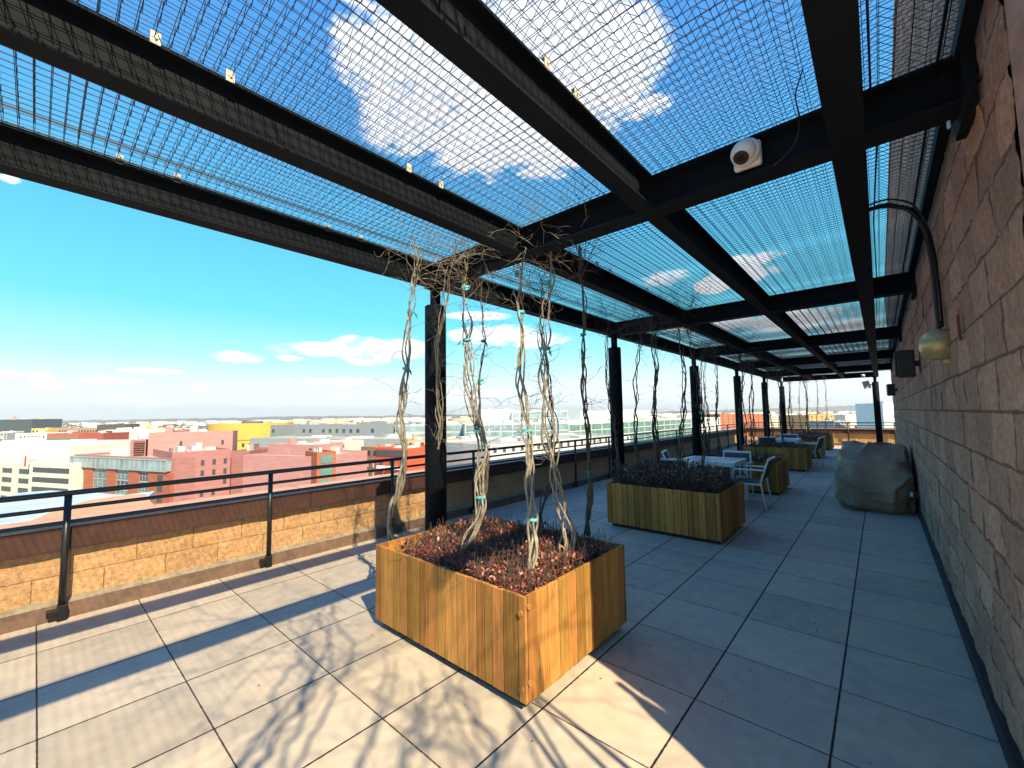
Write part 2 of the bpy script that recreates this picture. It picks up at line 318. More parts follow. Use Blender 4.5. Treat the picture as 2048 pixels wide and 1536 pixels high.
# ------------------------------------------------------------------ terrace floor
def paver_mat():
    m = bpy.data.materials.new('concrete pavers'); m.use_nodes = True; nt = m.node_tree; b = nt.nodes['Principled BSDF']; L = nt.links; nd = nt.nodes
    b.inputs['Roughness'].default_value = .78; b.inputs['Specular IOR Level'].default_value = .3
    def mth(op, a, c=None, d=None, clamp=False):
        n = nd.new('ShaderNodeMath'); n.operation = op; n.use_clamp = clamp
        for i, v in enumerate((a, c, d)):
            if v is None: continue
            if hasattr(v, 'links'): L.new(v, n.inputs[i])
            else: n.inputs[i].default_value = v
        return n.outputs[0]
    t = nd.new('ShaderNodeTexCoord'); s = nd.new('ShaderNodeSeparateXYZ'); L.new(t.outputs['Object'], s.inputs[0])
    P = .6096
    wob = nd.new('ShaderNodeTexNoise'); wob.inputs['Scale'].default_value = 40; L.new(t.outputs['Object'], wob.inputs['Vector'])
    wo = mth('MULTIPLY', mth('SUBTRACT', wob.outputs[0], .5), .006)
    ux = mth('DIVIDE', mth('ADD', s.outputs[0], 1.489 + 20 * P), P); uy = mth('DIVIDE', mth('SUBTRACT', s.outputs[1], 3.127 - 20 * P), P)
    fx = mth('FRACT', ux); fy = mth('FRACT', uy)
    dx = mth('ADD', mth('MULTIPLY', mth('MINIMUM', fx, mth('SUBTRACT', 1., fx)), P), wo)
    dy = mth('ADD', mth('MULTIPLY', mth('MINIMUM', fy, mth('SUBTRACT', 1., fy)), P), wo)
    jx = mth('SUBTRACT', 1., mth('DIVIDE', mth('SUBTRACT', dx, .0035), .0025), clamp=True)
    jy = mth('SUBTRACT', 1., mth('DIVIDE', mth('SUBTRACT', dy, .0018), .0025), clamp=True)
    j = mth('MAXIMUM', jx, mth('MULTIPLY', jy, .9))
    cx = mth('FLOOR', ux); cy = mth('FLOOR', uy)
    cmb = nd.new('ShaderNodeCombineXYZ'); L.new(cx, cmb.inputs[0]); L.new(cy, cmb.inputs[1])
    wn_ = nd.new('ShaderNodeTexWhiteNoise'); L.new(cmb.outputs[0], wn_.inputs['Vector'])
    n1 = nd.new('ShaderNodeTexNoise'); n1.inputs['Scale'].default_value = 1.7; n1.inputs['Detail'].default_value = 7; n1.inputs['Roughness'].default_value = .6
    n2 = nd.new('ShaderNodeTexNoise'); n2.inputs['Scale'].default_value = 320; n2.inputs['Detail'].default_value = 3
    n3 = nd.new('ShaderNodeTexNoise'); n3.inputs['Scale'].default_value = 9; n3.inputs['Detail'].default_value = 5
    for n in (n1, n2, n3): L.new(t.outputs['Object'], n.inputs['Vector'])
    r = nd.new('ShaderNodeValToRGB'); L.new(n1.outputs[0], r.inputs[0]); e = r.color_ramp.elements
    e[0].position = .3; e[0].color = (.43, .385, .335, 1); e[1].position = .72; e[1].color = (.545, .45, .355, 1)
    g = nd.new('ShaderNodeValToRGB'); L.new(n2.outputs[0], g.inputs[0]); g.color_ramp.elements[0].position = .3; g.color_ramp.elements[1].position = .7
    g.color_ramp.elements[0].color = (.72, .71, .7, 1); g.color_ramp.elements[1].color = (1.16, 1.16, 1.17, 1)
    mx = nd.new('ShaderNodeMix'); mx.data_type = 'RGBA'; mx.blend_type = 'MULTIPLY'; mx.inputs[0].default_value = .8; L.new(r.outputs[0], mx.inputs[6]); L.new(g.outputs[0], mx.inputs[7])
    h = nd.new('ShaderNodeHueSaturation'); L.new(mx.outputs[2], h.inputs['Color'])
    val = mth('ADD', mth('ADD', .86, mth('MULTIPLY', wn_.outputs[0], .20)), mth('MULTIPLY', mth('SUBTRACT', n3.outputs[0], .5), .42)); L.new(val, h.inputs['Value'])
    # small old stains
    vo = nd.new('ShaderNodeTexVoronoi'); vo.inputs['Scale'].default_value = 2.6; L.new(t.outputs['Object'], vo.inputs['Vector'])
    st = mth('MULTIPLY', mth('SUBTRACT', 1., mth('DIVIDE', vo.outputs['Distance'], .055), clamp=True), .45)
    ms = nd.new('ShaderNodeMix'); ms.data_type = 'RGBA'; L.new(st, ms.inputs[0]); L.new(h.outputs[0], ms.inputs[6]); ms.inputs[7].default_value = (.09, .085, .08, 1)
    mj = nd.new('ShaderNodeMix'); mj.data_type = 'RGBA'; L.new(j, mj.inputs[0]); L.new(ms.outputs[2], mj.inputs[6]); mj.inputs[7].default_value = (.012, .012, .013, 1)
    L.new(mj.outputs[2], b.inputs['Base Color'])
    bp = nd.new('ShaderNodeBump'); bp.inputs['Strength'].default_value = .5; bp.inputs['Distance'].default_value = .0018; L.new(n2.outputs[0], bp.inputs['Height'])
    bj = nd.new('ShaderNodeBump'); bj.inputs['Strength'].default_value = 1; bj.inputs['Distance'].default_value = .008; bj.invert = True; L.new(j, bj.inputs['Height']); L.new(bp.outputs[0], bj.inputs['Normal'])
    L.new(bj.outputs[0], b.inputs['Normal']); return m
fl = MB().box(-5.6, .6, -5, 25, -.3, 0).build('floor', paver_mat()); tag(fl, kind='structure')
fl2 = MB().box(.6, 6, 20.3, 25, -.3, 0).build('floor', fl.data.materials[0]); tag(fl2, kind='structure')

# ------------------------------------------------------------------ the building wall on the right
bw = thing('block_wall', 'tall brown split-face block wall along the right side of the terrace', 'wall', (.37, 1.95, 0))
us = np.concatenate([np.arange(0, 5, .02), np.arange(5, 10, .035), np.arange(10, 18.16, .06)])
block_wall('wall_face', BLOCK, bw, 0, 5.8, 0, .022, lambda u, v, o: np.stack([-o, u, v], 1), v0=.0805, seed=3, rough=.016, us=us)
block_wall('end_face', BLOCK, bw, 2.4, 5.8, .022, .022, lambda u, v, o: np.stack([.04 + u, -.09 - o, v], 1), v0=.0805, seed=5, rough=.014)
MB().add([(0, 0, 0), (.04, -.09, 0), (.04, -.09, 5.8), (0, 0, 5.8)], [(0, 1, 2, 3)]).build('corner_strip', mat('corner mortar', (.30, .215, .19), .85, .2, 14, .4, 60), bw)
MB().box(.045, 9, -.07, 18.15, 0, 5.78).box(.75, 2.7, .02, 17.0, 5.79, 9.2).build('core', BLOCK, bw)  # upper box: unseen set-back mass added to shade the parapet
me_core = bpy.data.meshes['core']
for nm, val in (('bu', .2), ('bv', .1)):
    a = me_core.attributes.new(nm, 'FLOAT', 'POINT'); a.data.foreach_set('value', [val] * len(me_core.vertices))
MB().box(-.035, -.0, 0, 18.1, 0, .10).build('base_membrane', MEMB, bw)
at_ = MB()
at_.box(-.06, -.012, 0, 18.1, 3.02, 3.035); at_.box(-.06, -.05, 0, 18.1, 3.035, 3.085); at_.box(-.11, -.10, 0, 18.1, 3.03, 3.045)
at_.build('ledger_angle', STEEL, bw)

# ------------------------------------------------------------------ parapets
def parapet(name, label, length, loc, rotz, seed):
    """built along +Y of its own frame, facing +X"""
    p = thing(name, label, 'parapet wall', loc, rotz)
    block_wall('block_face', BLOCKP, p, length, .42, .02, .02, lambda u, v, o: np.stack([o, u, v + .145], 1), v0=-.02, seed=seed, rough=.011)
    MB().box(-.42, -.03, 0, length, -.3, .56).build('core', CURB, p)
    cp = MB(); n = int(length // 2.4) + 1
    for i in range(n):
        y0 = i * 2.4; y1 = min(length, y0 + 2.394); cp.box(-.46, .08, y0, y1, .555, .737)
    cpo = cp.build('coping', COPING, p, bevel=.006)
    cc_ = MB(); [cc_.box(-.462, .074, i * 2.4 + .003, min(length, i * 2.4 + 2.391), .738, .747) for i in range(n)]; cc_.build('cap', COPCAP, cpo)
    MB().box(-.02, .07, 0, length, -.05, .122).build('curb', CURB, p, bevel=.004)
    MB().add([(.07, 0, .124), (.07, length, .124), (-.01, length, .158), (-.01, 0, .158)], [(0, 1, 2, 3)]).build('curb_cap', CURBCAP, p)
    return p
parapet('parapet_wall', 'long low block parapet with brown coping along the left edge', 28.9, (-5.20, -5, 0), 0, 11)
parapet('parapet_wall', 'sunlit low block parapet closing the far end of the terrace', 11.0, (-5.12, 23.95, 0), -math.pi / 2, 12)

def railing(label, length, loc, rotz, first, pitch=1.533):
    r = thing('railing', label, 'railing', loc, rotz)
    MB().cyl((0, 0, 1.02), (0, length, 1.02), .022, 16).build('top_rail', RAILM, r, smooth=True)
    for z in (.90, .785): MB().cyl((0, 0, z), (0, length, z), .016, 12).build('rail', RAILM, r, smooth=True)
    k = 0; y = first; src = None; srcb = None
    while y < length:
        if src is None:
            src = MB().cyl((0, 0, .02), (0, 0, 1.005), .0235, 16).build('post', RAILM, r, smooth=True, loc=(0, y, 0))
            bk = MB(); bk.box(-.03, .03, -.085, -.015, .055, .10); bk.cyl((-.03, -.06, .078), (.012, -.06, .078), .022, 10); bk.box(-.028, .028, -.028, .028, .015, .13)
            srcb = bk.build('bracket', RAILM, src, bevel=.003)
        else:
            c = src.copy(); COL.objects.link(c); c.location = (0, y, 0); d = srcb.copy(); COL.objects.link(d); d.parent = c
        y += pitch
    return r
railing('black steel pipe railing standing in front of the left parapet', 28.85, (-5.09, -5, 0), 0, 5.21 - 3 * 1.533)
railing('black steel pipe railing in front of the far end parapet', 10.9, (-5.09, 23.84, 0), -math.pi / 2, .9)

# ------------------------------------------------------------------ pergola
YB = [-1.30, 2.50, 6.12, 9.97, 13.82, 17.75, 21.40]
XL = [-3.16, -2.05, -1.01, -.04]
Z0, Z1 = 2.85, 3.057
per = thing('pergola', 'black steel pergola covering the terrace with wire mesh on top', 'pergola')
def ibeam(length, w, along):
    b = MB(); t = .014; h = w / 2
    def bx(a0, a1, z0, z1):
        if along == 'y': b.box(a0, a1, 0, length, z0, z1)
        else: b.box(0, length, a0, a1, z0, z1)
    bx(-h, h, 0, t); bx(-h, h, Z1 - Z0 - t, Z1 - Z0); bx(-.005, .005, t, Z1 - Z0 - t)
    return b
for i, yb in enumerate(YB):
    x1 = .345 if 0 < i < 6 else (.04 if i == 6 else 3.5)
    cb = ibeam(x1 + 3.10, .15, 'x').build('cross_beam', STEEL, per, loc=(-3.098, yb, Z0))
    if 0 < i < 6: MB().box(.02, .055, -.15, .15, -.06, .27).build('wall_plate', STEEL, cb, loc=(x1 + 3.058, 0, 0))
outer = ibeam(YB[-1] + .08 + 5, .12, 'y').build('edge_beam', STEEL, per, loc=(XL[0], -5, Z0))
for xl in XL[1:]:
    for i in range(-1, 6):
        y0 = YB[i] + .077 if i >= 0 else -5; y1 = YB[i + 1] - .077
        if xl > -.1 and i < 0: continue
        if xl > -.1 and i == 0: y0 = 1.05
        ibeam(y1 - y0, .10 if xl < -.1 else .13, 'y').build('long_beam', STEEL, per, loc=(xl, y0, Z0))
# columns
cs = MB(); cs.lathe((0, 0, 0), [(.10, .0), (.10, 2.655), (.096, 2.66)], 28)
col0 = cs.build('column', STEEL, per, smooth=False, loc=(-3.16, 2.5, 0))
for p in col0.data.polygons: p.use_smooth = abs(p.normal.z) < .5
nk = MB().cyl((0, 0, 2.655), (0, 0, 2.835), .05, 20).box(-.075, .075, -.075, .075, 2.835, 2.849).build('neck', STEEL, col0)
bp_ = MB().box(-.13, .13, -.13, .13, .001, .018).build('base_plate', STEEL, col0, bevel=.003)
for yb in [YB[0]] + YB[2:] + [None]:
    c = copy_tree(col0, per); c.location = (-3.16, yb, 0) if yb is not None else (-.08, YB[-1], 0)
# wire mesh panels, one per bay: two layers of wires joined by zigzag wires
def mesh_panel(y0, y1, x0, x1, full):
    P = .0508; zb, zt = 3.066, 3.117; A = []; B = []
    xs = np.arange(x0, x1 + .001, P)
    for k, x in enumerate(xs):
        A.append((x, y0, zb)); B.append((x, y1, zb)); A.append((x + .008, y0, zt)); B.append((x + .008, y1, zt))
    ys = np.arange(y0 + .01, y1, P)
    for k, y in enumerate(ys):
        A.append((x0, y, zb + .003)); B.append((x1, y, zb + .003)); A.append((x0, y, zt + .003)); B.append((x1, y, zt + .003))
    A = np.array(A); B = np.array(B)
    st = P if full else P * 2
    zx = np.arange(x0, x1 - P, P); za, zb_ = [], []
    for k, y in enumerate(np.arange(y0 + .01, y1, st)):
        a = np.zeros((len(zx), 3)); b = np.zeros((len(zx), 3)); s = np.arange(len(zx)) % 2
        a[:, 0] = zx; b[:, 0] = zx + P; a[:, 1] = y + .004; b[:, 1] = y + .004
        a[:, 2] = np.where(s == 0, zb, zt); b[:, 2] = np.where(s == 0, zt, zb); za.append(a); zb_.append(b)
    A = np.concatenate([A] + za); B = np.concatenate([B] + zb_)
    me = segs_mesh('mesh_panel', A, B, .0016, 3)
    return link('mesh_panel', me, WIRE, per)
for i in range(6):
    mesh_panel(YB[i] if i else -1.3, YB[i + 1] - .02, -3.12, .36, i < 4)
MB().box(-3.05, -3.04, -1.3, 21.4, 3.118, 3.124).box(-3.10, -3.09, -1.3, 21.4, 3.060, 3.065).build('mesh_edge_bar', mat('bar', (.05, .04, .04), .5), per)
# clips on the beams
cm = MB().box(-.004, .004, -.026, .026, -.01, .05).box(-.03, .004, -.026, .026, .05, .056).cyl((.004, 0, .022), (.014, 0, .022), .009, 8)
clip0 = None
for (px, py) in [(240, 310), (355, 347), (655, 447), (722, 470), (310, 103), (460, 176), (818, 355), (882, 384), (1095, 165), (1154, 223), (1196, 553), (1222, 560), (1296, 592)]:
    p = onz(px, py, 3.06); xr = min(XL, key=lambda q: abs(q + .055 - p[0])) + .055
    q = onx(px, py, xr)
    if clip0 is None: clip0 = cm.build('mesh_clip', GALV, per, bevel=.002); c = clip0
    else: c = clip0.copy(); COL.objects.link(c)
    c.location = (xr, q[1], 3.05); c.scale = (.7, .62, .75)

# ------------------------------------------------------------------ planters
PX0, PX1, PL, PH = -3.04, -1.52, 1.19, .56
def make_planter(m, label):
    t = thing('wooden_planter', label, 'planter', (0, 0, 0), 0, 'wooden planters in a row under the pergola')
    W = PX1 - PX0
    def panel(L, seed):
        rs = random.Random(seed); b = MB(); x = 0
        while x < L - .01:
            w = rs.choice([.066, .078, .088, .10, .112]); w = min(w, L - x)
            if L - x - w < .04: w = L - x
            dz = rs.uniform(-.002, .002); b.box(x + .0026, x + w - .0026, -.011 + rs.uniform(-.0015, .0015), .011, .05, .05 + PH + dz); x += w
        return b
    panel(W, 1).build('front_panel', m, t, bevel=.002, loc=(PX0, .011, 0))
    panel(W, 2).build('back_panel', m, t, bevel=.002, loc=(PX0, PL - .011, 0))
    for nm, x, s in (('side_panel', PX1 - .0115, 3), ('side_panel', PX0 + .0115, 4)):
        panel(PL - .046, s).build(nm, m, t, bevel=.002, loc=(x, .023, 0), rotz=math.pi / 2)
    cp = MB()                                           # inner frame, set below the board tops
    for a in ((PX0 + .024, PX1 - .024, .024, .062), (PX0 + .024, PX1 - .024, PL - .062, PL - .024)): cp.box(*a, .48, .575)
    for a in ((PX0 + .024, PX0 + .062, .063, PL - .063), (PX1 - .062, PX1 - .024, .063, PL - .063)): cp.box(*a, .48, .575)
    cp.build('inner_frame', m, t, bevel=.003)
    MB().box(PX0 + .024, PX1 - .024, .024, PL - .024, .052, .47).build('liner', PLASTIC, t)
    MB().box(PX0 + .05, PX1 - .05, .05, PL - .05, .001, .051).build('plinth', PLASTIC, t)
    for (x, z) in ((PX1 - .03, .52), (PX1 - .03, .12)):
        MB().cyl((0, .0, 0), (0, -.008, 0), .017, 14).build('bolt_cap', m, t, loc=(x, -.001, z))
        MB().cyl((0, 0, 0), (.008, 0, 0), .017, 14).build('bolt_cap', m, t, loc=(PX1 + .001, .03, z + .035))
    gx, gy = np.meshgrid(np.linspace(PX0 + .03, PX1 - .03, 50), np.linspace(.03, PL - .03, 40), indexing='ij')
    P = np.stack([gx.ravel(), gy.ravel(), np.full(gx.size, .5)], 1); P[:, 2] += fbm(P, 21, 4, 6) * .05
    i, k = np.meshgrid(np.arange(49), np.arange(39), indexing='ij'); q = (i * 40 + k).ravel()
    link('soil', np_mesh('soil', P, np.stack([q, q + 40, q + 41, q + 1], 1)), SOIL, t)
    return t
PY = [1.81, 5.50, 9.36, 13.30, 17.15, 20.95]
pl_labels = ['sunlit golden wooden planter nearest the camera, holding red-leaved ground cover', 'dark shaded wooden planter, second from the camera, in front of the white table',
             'third wooden planter from the camera, right behind the first table and chairs', 'fourth wooden planter from the camera, in deep shade before the second table',
             'fifth wooden planter from the camera, dark with rounded corner in shade', 'farthest wooden planter, lit yellow by the sun near the end parapet']
p1 = make_planter(WOODM, pl_labels[0]); p1.location = (0, PY[0], 0)
for i in range(1, 6):
    c = copy_tree(p1); c.location = (0, PY[i], 0); c['label'] = pl_labels[i]

# leafy ground cover in each planter
def leaf_mat(name, c1, c2, c3):
    m = bpy.data.materials.new(name); m.use_nodes = True; nt = m.node_tree; b = nt.nodes['Principled BSDF']; L = nt.links
    b.inputs['Roughness'].default_value = .5; g = nt.nodes.new('ShaderNodeNewGeometry'); r = nt.nodes.new('ShaderNodeValToRGB')
    L.new(g.outputs['Random Per Island'], r.inputs[0]); e = r.color_ramp.elements; e[0].color = (*c1, 1); e[1].color = (*c3, 1); e[1].position = 1
    k = e.new(.5); k.color = (*c2, 1); k = e.new(.85); k.color = (*c2, 1); L.new(r.outputs[0], b.inputs['Base Color']); return m
LEAFR = leaf_mat('red leaves', (.06, .026, .016), (.22, .05, .038), (.78, .42, .28))
LEAFD = leaf_mat('dry leaves', (.06, .03, .025), (.16, .08, .06), (.62, .46, .38))
def cover(label, m, n, hmax, y0, seed, size=1.0, avoid=True):
    rs = np.random.default_rng(seed)
    x = rs.uniform(PX0 + .07, PX1 - .05, n); y = rs.uniform(.05, PL - .05, n)
    hh = .09 + .5 * (fbm(np.stack([x, y, x * 0], 1), seed, 3, 4) + .6) * hmax
    z = .5 + rs.random(n) ** .7 * hh
    if avoid:
        k = ~((x < PX0 + .22) & (y < .35)); x, y, z = x[k], y[k], z[k]; n = len(x)
    nt_ = max(4, n // 16); ti = rs.integers(0, nt_, n); cx_, cy_, cz_ = x[:nt_][ti], y[:nt_][ti], z[:nt_][ti]; a = rs.uniform(0, 2 * np.pi, n); tilt = rs.uniform(-.35, 1.3, n)
    rr_ = rs.random(n) ** .8 * .05 * size; loose = rs.random(n) < .3
    x = np.where(loose, x, cx_ + np.cos(a) * rr_ * np.cos(tilt)); y = np.where(loose, y, cy_ + np.sin(a) * rr_ * np.cos(tilt)); z = np.where(loose, z, cz_ + np.sin(tilt) * rr_)
    x = np.clip(x, PX0 + .03, PX1 - .03); y = np.clip(y, .03, PL - .03)
    L = rs.uniform(.010, .036, n) * size; Wd = L * rs.uniform(.17, .36, n)
    d = np.stack([np.cos(a) * np.cos(tilt), np.sin(a) * np.cos(tilt), np.sin(tilt)], 1); s = np.stack([-np.sin(a), np.cos(a), rs.uniform(-.4, .4, n)], 1)
    up = np.cross(d, s); C = np.stack([x, y, z], 1)
    V = np.stack([C, C + d * (L * .5)[:, None] + s * Wd[:, None] + up * (Wd * .35)[:, None], C + d * L[:, None], C + d * (L * .5)[:, None] - s * Wd[:, None] + up * (Wd * .35)[:, None]], 1).reshape(-1, 3)
    b = np.arange(n)[:, None] * 4
    lf = np_mesh('leaves', V, b + np.array([[0, 1, 2, 3]]))
    o = link('ground_cover', lf, m, None, loc=(0, y0, 0)); tag(o, label, 'ground cover', 'ground cover in the planters', 'stuff')
    k = n // 4; A = np.stack([x[:k], y[:k], np.full(k, .48)], 1); Bq = A + np.stack([rs.normal(0, .05, k), rs.normal(0, .05, k), z[:k] - .46 + rs.uniform(0, .09, k)], 1)
    st = segs_mesh('stems', A, Bq, .0013, 3)
    link('stems', st, BARKD, o)
    return o
cover('dense red and pink leafy ground cover in the sunlit near planter', LEAFR, 11500, .10, PY[0], 31, 1.15)
cover('dry brown bushy ground cover spilling up from the second planter', LEAFD, 9000, .62, PY[1], 32, 1.5, False)
for i, lb in ((2, 'dark brown foliage in the third planter, mostly in shade'), (3, 'dark foliage filling the fourth planter by the second table'), (4, 'dark foliage in the fifth planter, against the sunlit parapet'), (5, 'reddish twiggy growth in the farthest sunlit planter')):
    cover(lb, LEAFD if i < 5 else LEAFR, 3500, .22, PY[i], 40 + i, 1.5, False)

# ------------------------------------------------------------------ vines
def smooth_path(pts, n):
    pts = np.array(pts, float); d = np.r_[0, np.cumsum(np.linalg.norm(np.diff(pts, axis=0), axis=1))]; t = np.linspace(0, d[-1], n)
    out = np.stack([np.interp(t, d, pts[:, k]) for k in range(3)], 1)
    for _ in range(3): out[1:-1] = .25 * out[:-2] + .5 * out[1:-1] + .25 * out[2:]
    return out
def vine(name, label, path, strands, r, seed, bark, group, ties=(), spread=.045, twigs=20, crown=12, tw_len=.28, tiem=TEAL):
    rs = random.Random(seed); path = smooth_path(path, 60); root = path[0].copy()
    t = thing(name, label, 'vine', tuple(root), 0, group); rr = np.random.default_rng(seed)
    stems = MB(); tsz = []
    for s in range(strands):
        ph = 2 * math.pi * s / strands + rs.uniform(-.5, .5); tw = rs.choice([-1, 1]) * rs.uniform(1.3, 2.8); ra = spread * rs.uniform(.5, 1.25)
        i1 = 59 if s < 2 else rs.randint(34, 59); f = rs.uniform(.8, 2.2); ph2 = rs.uniform(0, 6)
        P = []; R = []
        for i in range(i1 + 1):
            u = i / 59; env = .35 + .65 * abs(math.sin(f * math.pi * u * 2 + ph2)); a = ph + tw * 2 * math.pi * u
            n3 = np.array([math.sin(u * 31 + seed + s) + .7 * math.sin(u * 67 + 3 * s), math.cos(u * 27 + 2 * s) + .7 * math.cos(u * 59 + s), 0]) * .008
            P.append(path[i] - root + np.array([math.cos(a), math.sin(a), 0]) * ra * env + n3); R.append(1.3 * r * rs.uniform(.9, 1.1) * (1.25 - .75 * u) * (.72 if s else 1.1))
        stems.tube(P, R, 6)
    stems.build('stem', bark, t, smooth=True)
    # twigs: random walks leaving the stem, forking once or twice
    A = []; B = []; RR = []
    def walk(p, d, L, r0, depth):
        n = max(3, int(L / .03)); step = L / n
        for k in range(n):
            d = d + rr.normal(0, .22, 3); d /= np.linalg.norm(d); q = p + d * step
            A.append(p); B.append(q); RR.append(r0 * (1 - .6 * k / n)); p = q
            if depth < 2 and rs.random() < .22: 
                d2 = d + rr.normal(0, .7, 3); walk(p, d2 / np.linalg.norm(d2), L * rs.uniform(.25, .55), r0 * .6, depth + 1)
    for k in range(twigs):
        i = rs.randint(18, 57); a = rs.uniform(0, 2 * math.pi); d = np.array([math.cos(a), math.sin(a), rs.uniform(-.1, .7)])
        walk(path[i] - root, d / np.linalg.norm(d), tw_len * rs.uniform(.3, 1.2), .0021, 0)
    for k in range(crown):
        a = rs.uniform(0, 2 * math.pi); p = path[rs.randint(53, 59)] - root; d = np.array([math.cos(a), math.sin(a), rs.uniform(.3, 1.5)])
        walk(p, d / np.linalg.norm(d), rs.uniform(.25, .85), .0028, 0)
    link('twigs', segs_mesh('twigs', A, B, np.array(RR), 4), bark, t)
    for u in ties:
        c = path[int(u * 59)] - root; b = MB(); w = spread * .55 + .012; n = 10; h = .009
        pts = [(c[0] + w * math.cos(j * 2 * math.pi / n), c[1] + w * math.sin(j * 2 * math.pi / n)) for j in range(n)]
        b.add([(x, y, c[2] - h + .004 * math.sin(3 * x * 40)) for x, y in pts] + [(x, y, c[2] + h) for x, y in pts], [(j, (j + 1) % n, n + (j + 1) % n, n + j) for j in range(n)])
        e = rs.uniform(0, 6); b.add([(c[0] + w * math.cos(e), c[1] + w * math.sin(e), c[2] + .01), (c[0] + (w + .03) * math.cos(e), c[1] + (w + .03) * math.sin(e), c[2] - .02), (c[0] + (w + .045) * math.cos(e + .1), c[1] + (w + .045) * math.sin(e + .1), c[2] - .06), (c[0] + (w + .02) * math.cos(e + .2), c[1] + (w + .02) * math.sin(e + .2), c[2] - .03)], [(0, 1, 2, 3)])
        b.build('tie', tiem, t)
    return t
def px_path(pts, zb, zt):
    P0 = onz(*pts[0], zb); P1 = onz(*pts[-1], zt); D0 = P0 @ f_; D1 = P1 @ f_
    D0 = (P0 - [0, 0, H]) @ f_; D1 = (P1 - [0, 0, H]) @ f_
    y0, y1 = pts[0][1], pts[-1][1]
    return [atd(x, y, D0 + (D1 - D0) * (y - y0) / (y1 - y0)) for x, y in pts]
G1 = 'bare vines climbing from the near planter'
vine('climbing_vine', 'pale twisted vine at the left corner of the near planter, left of the column', px_path([(790, 1095), (780, 1055), (798, 985), (808, 900), (800, 850), (812, 760), (812, 700), (822, 620), (832, 560), (838, 500)], .5, 2.98), 5, .0088, 101, BARK, G1, (.62, .80), .034)
vine('climbing_vine', 'vine growing straight up against the nearest black column', px_path([(888, 1062), (880, 1000), (870, 930), (882, 850), (878, 760), (872, 690), (885, 620), (900, 540), (915, 490)], .5, 3.0), 4, .0065, 102, BARK, G1, (), .028)
vine('climbing_vine', 'thick many-stemmed vine rooted at left in the near planter, tied with pale blue tape', px_path([(925, 1130), (938, 1085), (965, 1030), (958, 950), (968, 900), (950, 840), (940, 760), (934, 680), (930, 600), (935, 520)], .5, 2.98), 8, .0068, 103, BARK, G1, (.22, .42, .72, .9), .05, tiem=CYAN)
vine('climbing_vine', 'dark vine beside the many-stemmed one, reaching the edge beam', px_path([(932, 1120), (950, 1060), (975, 980), (970, 900), (958, 830), (962, 760), (968, 690), (962, 620), (960, 560)], .5, 2.95), 3, .0065, 104, BARKD, G1, (.6, .75), .024, 34)
vine('climbing_vine', 'pale vine at the front right of the near planter with two light tapes', px_path([(1048, 1178), (1072, 1100), (1062, 1020), (1058, 960), (1062, 900), (1048, 820), (1040, 740), (1046, 660), (1038, 580), (1035, 500)], .5, 3.0), 5, .0082, 105, BARK, G1, (.18, .42, .78, .92), .042, tiem=CYAN)
vine('climbing_vine', 'vine rising near the right end of the near planter, splitting into loose loops', px_path([(1128, 1140), (1135, 1070), (1120, 1000), (1110, 940), (1098, 850), (1085, 760), (1092, 680), (1090, 600), (1095, 520), (1092, 470)], .5, 3.0), 6, .0068, 106, BARK, G1, (.66, .86), .05, 44)
vine('climbing_vine', 'dark thin vine behind the pale pair, bending left near the floor', px_path([(1083, 1065), (1078, 1030), (1100, 960), (1112, 880), (1100, 800), (1090, 720), (1086, 640), (1082, 560)], .5, 2.95), 4, .0062, 107, BARKD, G1, (), .035)
vine('climbing_vine', 'straight dark vine at the right rear of the near planter', px_path([(1172, 1072), (1182, 1000), (1178, 930), (1174, 850), (1168, 780), (1166, 690), (1168, 600), (1160, 490)], .5, 3.0), 4, .0085, 108, BARKD, G1, (.25, .72), .022, 22)
for pi in range(1, 6):
    rs = random.Random(200 + pi)
    xs = {1: [-3.0, -2.78, -2.62, -2.38, -2.05, -1.9], 2: [-3.0, -2.9, -2.6, -2.3, -1.95], 3: [-3.0, -2.85, -2.5, -2.1], 4: [-3.0, -2.7, -2.4, -1.9], 5: [-2.9, -2.6, -2.3, -2.0, -1.7]}[pi]
    ordn = ['second', 'third', 'fourth', 'fifth', 'farthest'][pi - 1]
    for k, x in enumerate(xs):
        y0 = PY[pi] + rs.uniform(.2, 1.0); pth = []; dx, dy = rs.uniform(-.12, .12), rs.uniform(-.1, .2)
        for j in range(8):
            u = j / 7; pth.append((x + dx * u + .035 * math.sin(7 * u + k), y0 + dy * u + .035 * math.cos(5 * u + k * 2), .5 + 2.5 * u))
        vine('climbing_vine', 'bare dark vine, number %s from the column, above the %s planter' % (['one', 'two', 'three', 'four', 'five', 'six'][k], ordn), pth, rs.choice([2, 3, 3, 4]), .0085, 300 + pi * 10 + k, BARKD if pi < 5 else BARK,
             'bare vines above the %s planter' % ordn, (rs.uniform(.3, .5),) if k % 2 else (), .032, 16, 20)
